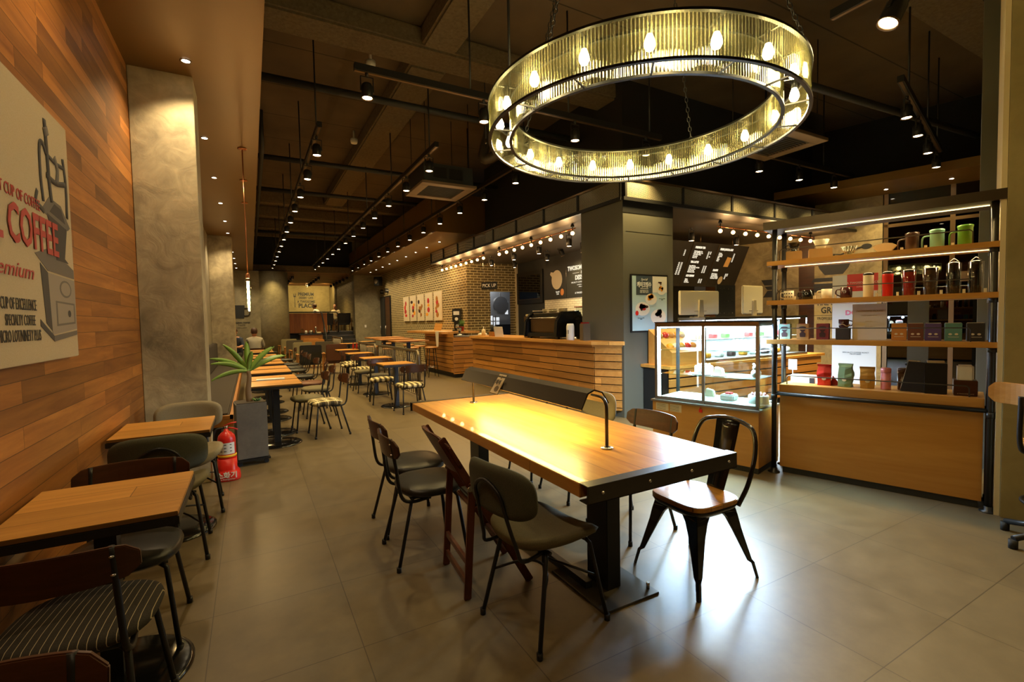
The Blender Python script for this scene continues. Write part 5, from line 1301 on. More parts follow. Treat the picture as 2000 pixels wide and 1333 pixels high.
# hopper cone and crank
flat([(3.22, 1.97), (3.37, 1.93), (3.34, 1.76), (3.37, 1.74), (3.27, 1.74), (3.27, 1.78)], 'print_dark', .0006)
flat([(3.18, 1.97), (3.24, 2.06), (3.33, 2.05), (3.40, 1.95), (3.38, 1.93), (3.24, 1.955)], 'print_mid', .0004); flat([(3.24, 1.985), (3.28, 2.04), (3.33, 2.03), (3.36, 1.96)], 'print_dark', .0007)
def stroke(pts, r=.009, m='print_dark'):
    r *= 1.7; P = smooth_path([(MX(a), YF - .0008, MZ(b)) for a, b in pts], 5); g = G(); g.tube(P, r, 6); 
    for i, v in enumerate(g.v): g.v[i] = (v[0], YF - .0008 + (v[1] - (YF - .0008)) * .08, v[2])
    g.build('mill_drawing', m, t)
stroke([(3.20, 2.02), (3.19, 2.15), (3.195, 2.30), (3.22, 2.32), (3.24, 2.28)]); stroke([(3.24, 2.46), (3.245, 2.32), (3.25, 2.15), (3.26, 2.04)], .012); stroke([(3.38, 2.0), (3.385, 2.18), (3.37, 2.33)], .01)
stroke([(3.25, 2.28), (3.31, 2.27), (3.38, 2.28)], .007); stroke([(3.23, 2.17), (3.3, 2.16), (3.38, 2.19)], .009); stroke([(3.31, 2.16), (3.32, 2.24), (3.30, 2.30)], .012, 'print_mid'); stroke([(3.16, 2.06), (3.15, 2.0), (3.20, 1.97)], .008); stroke([(3.24, 2.42), (3.25, 2.38)], .02, 'print_mid')

# ================================================================ MIDDLE AND FAR FURNITURE
def armchair(label, mat):
    t = thing('armchair', label, 'armchair', (0, 0, 0))
    G().box(-.27, -.26, .30, .27, .28, .44).build('seat', mat, t, bevel=.03)
    G().hexa([(-.28, -.34, .38), (.28, -.34, .38), (.28, -.24, .38), (-.28, -.24, .38)], [(-.28, -.42, .86), (.28, -.42, .86), (.28, -.33, .86), (-.28, -.33, .86)]).build('backrest', mat, t, bevel=.02)
    for s_ in (-1, 1):
        G().box(s_ * .31 - .03, -.34, .585, s_ * .31 + .03, .24, .61).build('armrest', 'oak_side', t, bevel=.008)
        G().bar((s_ * .31, .2, 0), (s_ * .31, .2, .585), .03, .03).build('leg', 'oak_side', t); G().bar((s_ * .31, -.30, 0), (s_ * .31, -.30, .585), .03, .03).build('leg', 'oak_side', t)
        G().bar((s_ * .31, .2, .3), (s_ * .31, -.3, .3), .02, .03).build('side_rail', 'oak_side', t)
    return t
AC = armchair('', 'leather_black')
ac = [(1.43, 14.45, 0, 'leather_black', 'black leather armchair with its back to the camera in the middle of the hall'),
      (2.13, 14.5, -3, 'leather_brown', 'brown leather armchair with its back to the camera beside the black one'),
      (1.42, 17.0, 5, 'fabric_beige', 'pale beige armchair, nearer one of the two left of the black leather one'),
      (1.30, 21.3, 5, 'fabric_beige', 'pale beige armchair, farther one near the far left wall'),
      (1.40, 19.4, 0, 'fabric_grey', 'grey armchair between the two beige ones'),
      (2.15, 17.05, -5, 'fabric_grey', 'grey armchair behind the brown leather one'),
      (2.15, 21.2, 0, 'fabric_orange', 'light orange armchair, farther one near the raised area'),
      (2.15, 19.5, 0, 'fabric_orange', 'light orange armchair, nearer one near the raised area')]
for i, (x, y, r, m, l) in enumerate(ac):
    if i == 0: o = AC; o.location = (x, y, 0); o['label'] = l
    else: o = dup(AC, l, (x, y, 0), r)
    if m != 'leather_black': swap(o, 'seat', m); swap(o, 'backrest', m)
# railing between the tables and the counter
def railing(label, x, y0, y1, h=.90):
    t = thing('railing', label, 'railing', (x, 0, 0))
    pts = [(0, y0, 0), (0, y0, h - .12)] + [(0, y0 + .12 - .12 * math.cos(a), h - .12 + .12 * math.sin(a)) for a in [PI / 2 * k / 6 for k in range(1, 7)]] + [(0, y1 - .12, h)] + [(0, y1 - .12 + .12 * math.sin(a), h - .12 + .12 * math.cos(a)) for a in [PI / 2 * k / 6 for k in range(1, 7)]] + [(0, y1, 0)]
    G().tube(pts, .028, 12).build('hoop_rail', 'rail_bronze', t); G().tube([(0, y0, .09), (0, y1, .09)], .012, 8).build('bottom_rail', 'rail_bronze', t)
    n = int((y1 - y0) / .13)
    for k in range(1, n): G().tube([(0, y0 + (y1 - y0) * k / n, .09), (0, y0 + (y1 - y0) * k / n, h)], .009, 6).build('baluster', 'rail_bronze', t)
    g = G(); [g.lathe([(.05, 0), (.05, .006), (.03, .012)], (0, yy, 0), 14) for yy in (y0, y1)]; g.build('floor_flange', 'rail_bronze', t)
railing('bronze hoop railing with thin bars, nearest of three beside the small tables', 2.66, 8.35, 11.5)
railing('bronze hoop railing with thin bars, middle of three beside the small tables', 2.66, 11.75, 13.7)
railing('bronze hoop railing with thin bars, farthest of three near the steps', 2.98, 18.6, 20.9)
# high tables near the brick wall and stools
def high_table(label, x, y, w_, d_):
    t = thing('high_table', label, 'table', (x, y, 0)); G().box(-w_ / 2, -d_ / 2, .97, w_ / 2, d_ / 2, 1.0).build('tabletop', 'oak_side', t, bevel=.003); G().box(-.04, -.04, .02, .04, .04, .97).box(-.2, -.2, .95, .2, .2, .97).build('column', 'black_metal', t); G().box(-.25, -.25, 0, .25, .25, .02).build('base', 'black_metal', t)
high_table('high oak table, nearest of three beyond the railing', 3.35, 11.3, .8, .75); high_table('high oak table, middle of three beyond the railing', 3.4, 12.9, .9, .8); high_table('high oak table, farthest of three beside the far doors', 3.55, 14.5, 1.0, .8)
def stool():
    t = thing('bar_stool', '', 'bar stool', (0, 0, 0))
    G().lathe([(.14, .74), (.165, .75), (.168, .765), (.15, .785), (.0001, .79)], seg=26).build('seat', 'oak_side', t)
    for k in range(4):
        a = PI / 4 + k * PI / 2; G().tube([(.11 * math.cos(a), .11 * math.sin(a), .745), (.19 * math.cos(a), .19 * math.sin(a), 0)], .010, 6).build('leg', 'black_metal', t)
    G().tube([(.165 * math.cos(2 * PI * k / 24), .165 * math.sin(2 * PI * k / 24), .26) for k in range(24)], .007, 6, True).build('foot_ring', 'steel', t)
    return t
ST = stool()
for i, (x, y, l) in enumerate(((4.12, 11.85, 'round wooden bar stool, nearest at the slatted bar'), (4.10, 12.75, 'round wooden bar stool, second at the slatted bar'), (4.05, 13.65, 'round wooden bar stool, third at the slatted bar'),
                               (3.7, 12.1, 'round wooden bar stool beside the middle high table'), (3.1, 12.2, 'round wooden bar stool between the railing and the high tables'), (3.85, 15.35, 'round wooden bar stool at the farthest high table'), (3.0, 13.7, 'round wooden bar stool beyond the railing near the far table'))):
    if i == 0: ST.location = (x, y, 0); ST['label'] = l
    else: dup(ST, l, (x, y, 0), 20 * i)
t = thing('glass_bottle', 'red glass bottle standing on a small table by the railing', 'bottle', (2.42, 13.3, .74)); G().lathe([(.03, 0), (.03, .10), (.012, .14), (.012, .17)], seg=12).build('body', 'dark_red', t)
t = thing('glass_bottle', 'second red glass bottle standing on a small table by the railing', 'bottle', (2.50, 13.25, .74)); G().lathe([(.03, 0), (.03, .10), (.012, .14), (.012, .17)], seg=12).build('body', 'dark_red', t)
# prints on brick wall (face -x): five panels
cols = [['red', 'berry'], ['berry', 'mango', 'choco'], ['oak_side', 'choco'], ['mango', 'berry'], ['oak_side', 'berry', 'oak_side']]
nm5 = ['farthest left', 'second from the left', 'middle', 'second from the right', 'rightmost']
for k in range(5):
    yc = 18.25 - .89 * k
    t = thing('dessert_print', 'tall pale food print on the brick wall, %s of five' % nm5[k], 'picture', (5.395, yc, 0), -90, 'food prints on the brick wall')
    G().rect(-.37, 1.48, .37, 2.42, .03, -.035).build('panel', 'print_cream', t)
    rr = random.Random(40 + k)
    for q, c in enumerate(cols[k] * 2):
        g = G(); cx_, cz_ = rr.uniform(-.2, .2), 1.62 + .62 * (q + .5) / (len(cols[k]) * 2)
        g.ell(cx_, cz_, rr.uniform(.09, .15), rr.uniform(.05, .10), .002, -.037 - q * .0006); g.ell(cx_ + .05, cz_ + .02, .05, .035, .002, -.040 - q * .0006); g.build('food_picture', c, t)
    if k == 2: G().poly([(-.02, 1.62), (.02, 1.62), (.02, 1.85), (.16, 1.9), (.18, 2.0), (-.18, 2.0), (-.16, 1.9), (-.02, 1.85)], .002, 'xz', -.041).build('glass_picture', 'oak_side', t)
# doors at the end of the brick wall
for k, y in enumerate((21.05, 21.95)):
    t = thing('hall_door', 'dark door in the far part of the brick wall, %s of two' % ('nearer' if k == 0 else 'farther'), 'door', (5.398, y, 0), -90)
    G().box(-.42, -.05, 0, .42, 0, 2.62).build('frame', 'black_metal', t); LF_ = G().box(-.36, -.06, .02, .36, -.02, 2.56).build('leaf', 'dark_grey' if k else 'walnut', t); G().tube([(-.30, -.09, .9), (-.30, -.09, 1.3)], .012, 6).build('handle', 'steel', LF_)
    s_ = thing('door_sign', 'small black sign above the far doors, %s' % ('right one' if k == 0 else 'left one'), 'sign', (5.36, y, 2.86), -60); G().rect(-.15, -.09, .15, .09, .02).build('board', 'black_metal', s_); text('lettering', 'TOILET', .08, 'white', s_, (0, -.004, 0), xs=.8)
t = thing('wall_speaker', 'black loudspeaker hung high where the brick wall ends', 'speaker', (5.1, 21.6, 3.3), -60); G().box(-.16, -.12, -.2, .16, .12, .2).build('cabinet', 'black_metal', t, bevel=.015); G().lathe([(.0001, 0), (.10, .0), (.11, .012)], (0, 0, 0), 20).build('cone', 'caddy', t, loc=(0, -.125, 0)).rotation_euler = (PI / 2, 0, 0)
# raised area: wood balustrade, handrail, tables, chairs, people
t = thing('balustrade', 'brown board-clad balustrade with black tube frame on the raised area', 'balustrade', (0, 22.80, 0))
G().box(1.38, 0, 1.06, 3.05, .03, 1.93).build('boards', 'rail_boards', t)
G().tube([(1.34, 0, 1.0), (1.34, 0, 1.85), (1.44, 0, 1.97), (3.45, 0, 1.97), (3.52, 0, 1.90), (3.52, 0, 1.05)], .028, 8).tube([(1.34, 0, 1.02), (2.9, 0, 1.02)], .025, 8).tube([(3.1, 0, 1.0), (3.1, 0, 1.97)], .02, 8).build('frame', 'black_metal', t)
t = thing('stair_handrail', 'black tube handrail beside the steps', 'handrail', (2.80, 0, 0)); G().tube([(0, 21.3, 0), (0, 21.3, .9), (0, 22.6, 1.95), (0, 22.75, 1.95)], .028, 8).tube([(0, 22.0, .2), (0, 22.0, 1.45)], .018, 6).build('rail', 'black_metal', t)
t = thing('service_station', 'oak service cabinet with condiments before the raised area', 'cabinet', (2.35, 22.05, 0)); G().box(-.50, -.25, 0, .36, .25, .98).build('body', 'oak_side', t); G().box(-.55, -.28, .98, .38, .28, 1.03).build('worktop', 'black_metal', t)
for k, (x, r, h_, m_) in enumerate(((-.42, .06, .22, 'glass_jar'), (-.27, .05, .14, 'white'), (-.08, .09, .15, 'steel'), (.12, .04, .30, 'steel'), (.24, .10, .07, 'cream'))):
    tag(G().lathe([(r, 0), (r, h_ * .8), (r * .7, h_)], seg=14).build('condiment_pot', m_, loc=(2.35 + x, 22.0, 1.03)), 'small %s pot on the service cabinet, %s from the left' % ({'glass_jar': 'glass', 'white': 'white', 'steel': 'steel', 'cream': 'cream'}[m_], ORD[k].replace('nearest', 'first')), 'pot')
for i, (x, y) in enumerate(((3.15, 23.9), (3.93, 23.9), (3.9, 25.7), (2.95, 25.2))):
    o = dup(AC, 'black armchair on the raised area, %s' % ('left front' if i == 0 else 'right front' if i == 1 else 'behind the front pair' if i == 2 else 'behind the balustrade'), (x, y, 1.08), (0, 0, 150, 60)[i])

# small chair facing right near the far left wall
place_a('dark wooden-backed chair alone near the far left plaster wall', .62, 19.6, -100, 'leather_black')

# people
def person(label, loc, rz, shirt, trousers='dark_grey', bend=.12, hair_r=1.0, arm='table'):
    t = thing('person', label, 'person', loc, rz)
    # seated, facing +y; origin on the floor below the hips
    V = [(0, 0, .50), (0, -.01, .68), (0, .02 * 1 + bend * .2, .90), (0, .05 + bend * .4, 1.04), (0, .07 + bend * .5, 1.12),
         (-.17, .04 + bend * .4, 1.00), (-.24, .10 + bend * .3, .80), (-.20, .34, .76), (-.15, .42, .77),
         (.17, .04 + bend * .4, 1.00), (.24, .10 + bend * .3, .80), (.20, .34, .76), (.15, .42, .77),
         (-.10, .02, .50), (-.13, .42, .50), (-.13, .42, .08), (-.13, .52, .04), (.10, .02, .50), (.13, .42, .50), (.13, .42, .08), (.13, .52, .04)]
    Rr = [.155, .145, .17, .10, .055, .075, .05, .04, .035, .075, .05, .04, .035, .10, .065, .045, .04, .10, .065, .045, .04]
    E_ = [(0, 1), (1, 2), (2, 3), (3, 4), (3, 5), (5, 6), (6, 7), (7, 8), (3, 9), (9, 10), (10, 11), (11, 12), (0, 13), (13, 14), (14, 15), (15, 16), (0, 17), (17, 18), (18, 19), (19, 20)]
    me = bpy.data.meshes.new('body'); me.from_pydata(V, E_, []); o = bpy.data.objects.new('body', me); COL.objects.link(o); o.parent = t
    md = o.modifiers.new('skin', 'SKIN'); sv = me.skin_vertices[0].data
    for i, r in enumerate(Rr): sv[i].radius = (r * (1.15 if i in (1, 2, 0) else 1), r * (.8 if i in (1, 2) else 1))
    sv[0].use_root = True; o.modifiers.new('sub', 'SUBSURF').render_levels = 2
    bpy.context.view_layer.update()
    m2 = bpy.data.meshes.new_from_object(o.evaluated_get(bpy.context.evaluated_depsgraph_get()))
    m2.materials.clear()
    for k in (shirt, trousers, 'skin'): m2.materials.append(MATS[k])
    for p in m2.polygons:
        c = p.center; p.use_smooth = True
        p.material_index = 2 if (c.z > 1.075 or (abs(c.x) > .12 and c.y > .2 and c.z > .66)) else (1 if c.z < .60 else 0)
    o.modifiers.clear(); o.data = m2
    hx, hy, hz = 0, .085 + bend * .6, 1.235
    G().lathe([(.0001, -.125), (.05, -.115), (.068, -.07), (.078, 0), (.078, .05), (.06, .10), (.0001, .122)], (hx, hy, hz), 18, sy=1.15).poly([(-.012, -.02), (.012, -.02), (0, .03)], .022, 'xz', hy + .08).build('head', 'skin', t) if False else None
    g = G().lathe([(.0001, -.125), (.05, -.115), (.068, -.07), (.078, 0), (.078, .05), (.06, .10), (.0001, .122)], (hx, hy, hz), 18, sy=1.15)
    g.ball((hx, hy + .092, hz - .02), .014, 8, 1.3); g.ball((hx - .08, hy, hz - .01), .018, 8, 1.5); g.ball((hx + .08, hy, hz - .01), .018, 8, 1.5); g.build('head', 'skin', t)
    G().ball((-.028, hy + .082, hz + .015), .009, 8).ball((.028, hy + .082, hz + .015), .009, 8).box(-.022, hy + .078, hz - .062, .022, hy + .086, hz - .054).build('face_features', 'hair', t)
    G().lathe([(.070, -.055), (.085, -.02), (.090, .04), (.072, .105), (.0001, .135)], (hx, hy - .018, hz + .004), 18, sy=1.08).build('hair', 'hair', t)
    g = G()
    for s_ in (-1, 1):
        for q in range(4): g.tube([(s_ * (.17 - .012 * q * 1), .44, .775), (s_ * (.165 - .02 * q), .49 - .004 * q, .775), (s_ * (.16 - .02 * q), .52 - .006 * abs(q - 1), .765)], .0085, 6)
        g.tube([(s_ * .12, .42, .775), (s_ * .095, .455, .775)], .010, 6)
    g.build('fingers', 'skin', t)
    return t
person('person in grey T-shirt seen from behind, seated at the far left table', (.10, 15.95, 0), 2, 'fabric_shirt')
place_a('pale wooden chair under the person in the grey T-shirt', .10, 15.92, 0, 'fabric_beige')
person('person in dark blue shirt leaning over the far left table, half hidden by the pillar', (-.40, 17.35, 0), 160, 'fabric_blue')
dup(t0, 'small oak table in front of the person in the grey T-shirt', (.05, 16.65, 0))
person('person in white top seated behind the balustrade on the raised area', (2.95, 25.2, 1.08), 60, 'white')
person('person in cream top seated farther back on the raised area', (3.9, 25.7, 1.08), 150, 'cream')

# ================================================================ DRINKS SHELF (right)
def shelf_thing(name, label, cat, u, v, z, rz=0, group=None): return thing(name, label, cat, sk(u, v, z), SKEW + rz, group)
t = thing('display_shelf', 'tall display shelf of black pipes and oak boards at the right', 'shelf unit', sk(0, 0, 0), SKEW)
for u in (0.0, 1.385):
    for v in (0.0, .30):
        G().tube([(u, v, 0), (u, v, 2.2)], .021, 12).build('post', 'pipe_black', t)
        for z in (1.19, 1.54, 1.89, .72): G().cyl((u, v, z - .05), .026, .045, 12).build('coupling', 'pipe_black', t)
        G().lathe([(.05, 0), (.05, .006), (.026, .012), (.026, .04)], (u, v, 0), 16).build('floor_flange', 'pipe_black', t)
for z in (1.212, 1.562, 1.912):
    G().box(-.055, -.04, z - .04, 1.435, .335, z).build('shelf_board', 'oak_shelf', t, bevel=.002)
    G().tube([(.04, -.005, z), (.04, -.005, z + .085), (.055, -.005, z + .10), (1.26, -.005, z + .10), (1.275, -.005, z + .085), (1.275, -.005, z)], .0045, 6).build('guard_rail', 'steel_band', t)
for z in (1.912 - .045, 2.19 - .006):
    G().box(.05, .126, z, 1.36, .134, z + .006).build('led_strip', 'led_strip', t)
G().box(-.08, -.06, 2.19, 1.46, .36, 2.205).box(-.08, -.06, 2.205, 1.46, -.045, 2.262).box(-.08, .345, 2.205, 1.46, .36, 2.262).box(-.08, -.045, 2.205, -.065, .345, 2.262).build('top_tray', 'bronze_dark', t)
G().tube([(0, -.0, .722), (1.385, 0, .722)], .016, 10).build('cross_pipe', 'pipe_black', t)
for z in (1.86, 2.18):
    p = sk(.7, .13, z); a = area_light('shelf_led_glow', p, 3.2 if z < 2 else 5.0, 1.3, .02, (1, .74, .36), (0, 0, R_(SKEW)))
t = thing('shelf_cabinet', 'wide oak cabinet with dark plinth under the display shelf', 'cabinet', sk(0, 0, 0), SKEW)
G().box(.04, .03, .055, 1.35, .40, .735).build('front_panel', 'oak_panel', t, bevel=.002); G().box(.035, .02, .735, 1.355, .42, .805).build('worktop', 'oak_shelf', t, bevel=.003); G().box(.06, .045, 0, 1.33, .38, .055).build('plinth', 'dark_grey', t)
G().tube([(.09, .05, .805), (.09, .05, .87), (.105, .05, .885), (1.26, .05, .885), (1.275, .05, .87), (1.275, .05, .805)], .005, 6).build('guard_rail', 'steel_band', t)
tag(G().box(0, 0, 0, .02, .04, .12).build('cable_cover', 'cream', loc=sk(.022, .0, .10)), 'small cream plastic cover low beside the cabinet', 'cover')
# goods: top board z=1.912
Z1, Z2, Z3, Z4 = 1.913, 1.563, 1.213, .806
def box_(label, u, v, z, w_, d_, h_, mat, rz=0, name='carton', cat='box', lid=None):
    t = shelf_thing(name, label, cat, u, v, z, rz); G().box(-w_ / 2, -d_ / 2, 0, w_ / 2, d_ / 2, h_).build('carton', mat, t, bevel=.002)
    if lid: G().box(-w_ / 2 + .002, -d_ / 2 + .002, h_, w_ / 2 - .002, d_ / 2 - .002, h_ + .003).build('top', lid, t)
    return t
box_('plain kraft box at the left of the top board', .12, .14, Z1, .12, .12, .085, 'kraft', 10)
box_('wide kraft box under the white dripper on the top board', .32, .14, Z1, .17, .15, .085, 'kraft', 14)
t = shelf_thing('coffee_dripper', 'dark glass dripper standing on the left kraft box', 'dripper', .12, .14, Z1 + .087); G().lathe([(.03, 0), (.03, .006), (.02, .012), (.05, .075), (.052, .075)], seg=18).build('cone', 'glass_dark', t); G().tube(smooth_path([(-.045, 0, .06), (-.075, 0, .05), (-.06, 0, .02), (-.03, 0, .02)], 4), .004, 6).build('handle', 'black_gloss', t)
t = shelf_thing('coffee_dripper', 'cream ceramic dripper standing on the wide kraft box', 'dripper', .33, .12, Z1 + .087); G().lathe([(.03, 0), (.033, .004), (.062, .075), (.058, .075)], seg=22).build('cone', 'cream_light', t)
t = shelf_thing('glass_dripper', 'clear ribbed glass dripper on the top board', 'dripper', .53, .14, Z1); G().lathe([(.035, 0), (.035, .008), (.018, .015), (.028, .02), (.055, .08), (.052, .08)], seg=24).build('cone', 'glass_jar', t); g = G(); [g.tube([(.030 * math.cos(a), .030 * math.sin(a), .022), (.057 * math.cos(a), .057 * math.sin(a), .082)], .0022, 4) for a in [2 * PI * k / 16 for k in range(16)]]; g.build('ribs', 'steel', t)
t = shelf_thing('filter_papers', 'fan shaped pack of cream filter papers in a holder on the top board', 'filter papers', .765, .14, Z1); G().poly([(-.04, .01), (.04, .01), (.08, .055), (.05, .075), (0, .083), (-.05, .075), (-.08, .055)], .03, 'xz', -.015).build('papers', 'cream', t, bevel=.003); G().box(-.09, -.03, 0, .06, .03, .010).build('stand', 'oak_shelf', t)
def jug(label, u, mat, h_=.145):
    t = shelf_thing('handled_jug', label, 'jug', u, .13, Z1); G().lathe([(.040, 0), (.042, .005), (.042, h_ - .02), (.045, h_ - .01), (.045, h_), (.040, h_)], seg=26).build('body', mat, t); G().tube(smooth_path([(-.040, 0, h_ - .04), (-.075, 0, h_ - .045), (-.085, 0, h_ - .07), (-.085, 0, .012)], 4), .006, 8).build('handle', mat, t); G().lathe([(.038, 0), (.038, .012)], (0, 0, h_ - .008), 20).build('lid', mat, t)
jug('dark brown tall jug with side handle on the top board', .935, 'brown_gloss', .135); jug('mint green tall jug with side handle on the top board', 1.08, 'mint', .14); jug('bright green tall jug with side handle at the right of the top board', 1.235, 'lime', .15)
for k, u in enumerate((.88, 1.02, 1.17)): tag(G().box(-.008, -.02, 0, .008, .02, .022).build('price_tag', 'cream_light', loc=sk(u, .05, Z1)), 'tiny cream price tag on the top board, %s from the left' % ORD[k].replace('nearest', 'first'), 'price tag').rotation_euler = (0, 0, R_(SKEW))
# second board: mugs and tumblers
def mug(label, u, mat, side=-1, dots=False, r=.040, h_=.085):
    t = shelf_thing('coffee_mug', label, 'mug', u, .12, Z2); G().lathe([(r * .9, 0), (r, .008), (r, h_), (r - .004, h_), (r - .005, .01)], seg=26).build('body', mat, t)
    G().tube(smooth_path([(side * r * .96, 0, h_ * .82), (side * (r + .026), 0, h_ * .78), (side * (r + .030), 0, h_ * .4), (side * r * .96, 0, h_ * .18)], 5), .005, 8).build('handle', mat, t)
    if dots: g = G(); [g.ball((r * .99 * math.sin(a), -r * .99 * math.cos(a), z), .006, 6) for a in (-.7, -.2, .3, .8) for z in (.03, .06)]; g.build('pattern', 'choco', t)
mug('cream mug with small dark pattern at the left of the second board', .085, 'cream_light', -1, True); mug('black glossy mug, second from the left', .235, 'black_gloss', -1, False, .046, .082); mug('plain cream mug with left handle on the second board', .375, 'cream_light'); mug('dark maroon mug with left handle on the second board', .515, 'maroon', -1, False, .042, .09)
def tumbler(label, u, body, h_=.20, flare=0.0, lid='black_gloss', arch=False, shell=False):
    t = shelf_thing('tumbler', label, 'tumbler', u, .12, Z2); r = .036
    G().lathe([(r * .92, 0), (r * .95, .004), (r * (1 - flare * .3), h_ * .35), (r * (1 + flare * .8), h_ * .88), (r * (1 + flare), h_ * .9)], seg=24).build('body', body, t)
    G().lathe([(r * (1 + flare) + .001, h_ * .9), (r * (1 + flare) + .001, h_ * .96), (r * .85, h_), (.0001, h_)], seg=24).build('lid', lid, t)
    if shell: G().lathe([(r * .95 + .006, 0), (r * (1 - flare * .3) + .006, h_ * .35), (r * (1 + flare) + .007, h_ * .97)], seg=24).build('clear_shell', 'glass_clear', t)
    if arch: G().tube(smooth_path([(-r * .9, 0, h_ - .008), (-.014, 0, h_ + .012), (0, 0, h_ + .024), (.014, 0, h_ + .012), (r * .9, 0, h_ - .008)], 5), .0045, 6).build('carry_loop', 'loop_grey', t)
tumbler('cream tumbler with black lid on the second board', .665, 'cream_light'); tumbler('bright red tumbler with black lid on the second board', .79, 'red')
tumbler('dark red flared tumbler with clear shell on the second board', .922, 'dark_red', .205, .18, shell=True); tumbler('brown flared tumbler with clear shell on the second board', 1.048, 'brown_gloss', .21, .2, shell=True)
tumbler('black bottle with arched carry loop, left of the two on the second board', 1.178, 'black_gloss', .235, 0, arch=True, shell=True); tumbler('black bottle with arched carry loop, right of the two on the second board', 1.295, 'black_gloss', .235, 0, arch=True, shell=True)
for k, u in enumerate((.15, .30, .45, .728, .86, .985, 1.112, 1.235, 1.345)): tag(G().box(-.008, -.012, 0, .008, .012, .03).build('price_tag', 'cream_light', loc=sk(u, .04, Z2)), 'tiny cream price tag on the second board, %s from the left' % ORD[k].replace('nearest', 'first'), 'price tag').rotation_euler = (0, 0, R_(SKEW))
# third board: coffee cartons, mug on carton, sign, more cartons
def carton(label, u, mat, picture=True, h_=.135, w_=.092):
    t = shelf_thing('coffee_carton', label, 'carton', u, .13, Z3, 4); CB_ = G().box(-w_ / 2, -.045, 0, w_ / 2, .045, h_).build('carton', mat, t, bevel=.0015)
    if picture: G().poly([(-.02, .02), (.02, .02), (.024, .05), (.008, .065), (.024, .085), (-.024, .085), (-.008, .065), (-.024, .05)], .001, 'xz', -.0465).ell(0, .105, .028, .008, .001, -.0465).build('print', 'choco', CB_); G().rect(-.02, h_ - .002, .02, h_ + .0005, .001, -.0465).build('label_strip', 'red', CB_)
    else: G().ell(-.018, .05, .010, .007, .001, -.0465).ell(.016, .05, .010, .007, .001, -.0465).rect(-.03, .028, .03, .031, .001, -.0465).build('print', 'cream_light', CB_)
    G().box(-w_ / 2 + .004, -.04, h_, w_ / 2 - .004, .04, h_ + .002).build('top_flap', 'cream_light' if not picture else mat, t)
carton('sage green drip coffee carton at the left of the third board', .055, 'sage'); carton('ochre drip coffee carton on the third board', .20, 'ochre'); carton('wine red drip coffee carton on the third board', .35, 'wine')
t = box_('black gift carton carrying a dark mug on the third board', .495, .13, Z3, .10, .09, .10, 'black_c', 4)
t = shelf_thing('coffee_mug', 'dark glossy mug with string lying on the black gift carton', 'mug', .50, .12, Z3 + .101); G().lathe([(.03, 0), (.036, .006), (.037, .07), (.033, .07)], seg=22).build('body', 'maroon', t); G().tube(smooth_path([(.035, 0, .06), (.062, 0, .05), (.058, 0, .02), (.033, 0, .012)], 4), .005, 6).build('handle', 'maroon', t); G().tube(smooth_path([(-.03, -.035, .02), (0, -.045, .03), (.03, -.04, .012), (.05, -.03, .03)], 4), .004, 6).build('cord', 'kraft', t)
t = shelf_thing('acrylic_notice', 'square translucent notice board standing on the third board', 'notice', .675, .10, Z3); G().rect(-.112, 0, .112, .295, .006).build('sheet', 'cream', t)
for z, s_, b in ((.235, .022, 'TWOSOME PLACE'), (.20, .012, 'mug & tumbler event'), (.15, .014, 'SPECIAL'), (.11, .010, 'gift set  20%')): text('lettering', b, s_, 'kraft', t, (0, -.002, z))
for u, m_, l in ((.865, 'orange_c', 'orange'), (.965, 'brown_c', 'dark brown'), (1.067, 'purple_c', 'purple'), (1.18, 'teal_c', 'teal green'), (1.30, 'black_c', 'black')): carton('%s coffee capsule carton on the right of the third board' % l, u, m_, False, .132, .094)
# cabinet top: coffee bags and cups
def bag(label, u, mat, h_=.185, rz=0):
    t = shelf_thing('coffee_bag', label, 'coffee bag', u, .17, Z4, rz); w_ = .05
    n = 8; vs = []; fs = []; rr = random.Random(int(u * 100))
    for i in range(n + 1):
        f = i / n; d_ = .034 * (1 - .75 * max(0, (f - .6) / .4)); ww = w_ * (1 + .06 * math.sin(f * 9 + u * 7)); o_ = .006 * math.sin(f * 7 + u * 20)
        for a, b in ((-1, -1), (0, -1.15), (1, -1), (1, 1), (0, 1.1), (-1, 1)): vs.append((a * ww + rr.uniform(-.003, .003), b * d_ + o_ + rr.uniform(-.004, .004), f * h_))
    for i in range(n):
        for q in range(6): fs.append((i * 6 + q, i * 6 + (q + 1) % 6, i * 6 + 6 + (q + 1) % 6, i * 6 + 6 + q))
    fs += [tuple(range(6)), tuple(n * 6 + q for q in range(6))]
    G()._add(vs, fs, False).build('pouch', mat, t, bevel=.002); G().box(-.052, -.012, h_ - .012, .052, .010, h_ + .004).build('fold_clip', mat, t); G().ell(0, .06, .016, .012, .001, -.042).build('print', 'cream_light', t)
bag('red foil coffee bag on the cabinet top', .355, 'bag_red', .18, 5); bag('green foil coffee bag on the cabinet top', .51, 'bag_green', .195, -6); bag('gold foil coffee bag on the cabinet top', .66, 'bag_gold', .175, 8)
tag(G().poly([(0, 0), (.08, 0), (.02, .085)], .004).build('red_card', 'bag_red', loc=sk(.39, .21, Z4)), 'small red card leaning behind the red coffee bag', 'card').rotation_euler = (0, 0, R_(SKEW))
def flask(label, u, mat, v=.17): 
    t = shelf_thing('slim_flask', label, 'flask', u, v, Z4); G().lathe([(.032, 0), (.034, .004), (.034, .135)], seg=24).build('body', mat, t); G().lathe([(.035, .137), (.035, .168), (.030, .176), (.0001, .177)], seg=24).build('lid', mat, t)
flask('pink slim flask on the cabinet top', .782, 'pink'); flask('dark brown slim flask behind the black folder on the cabinet top', .885, 'brown_gloss', .22)
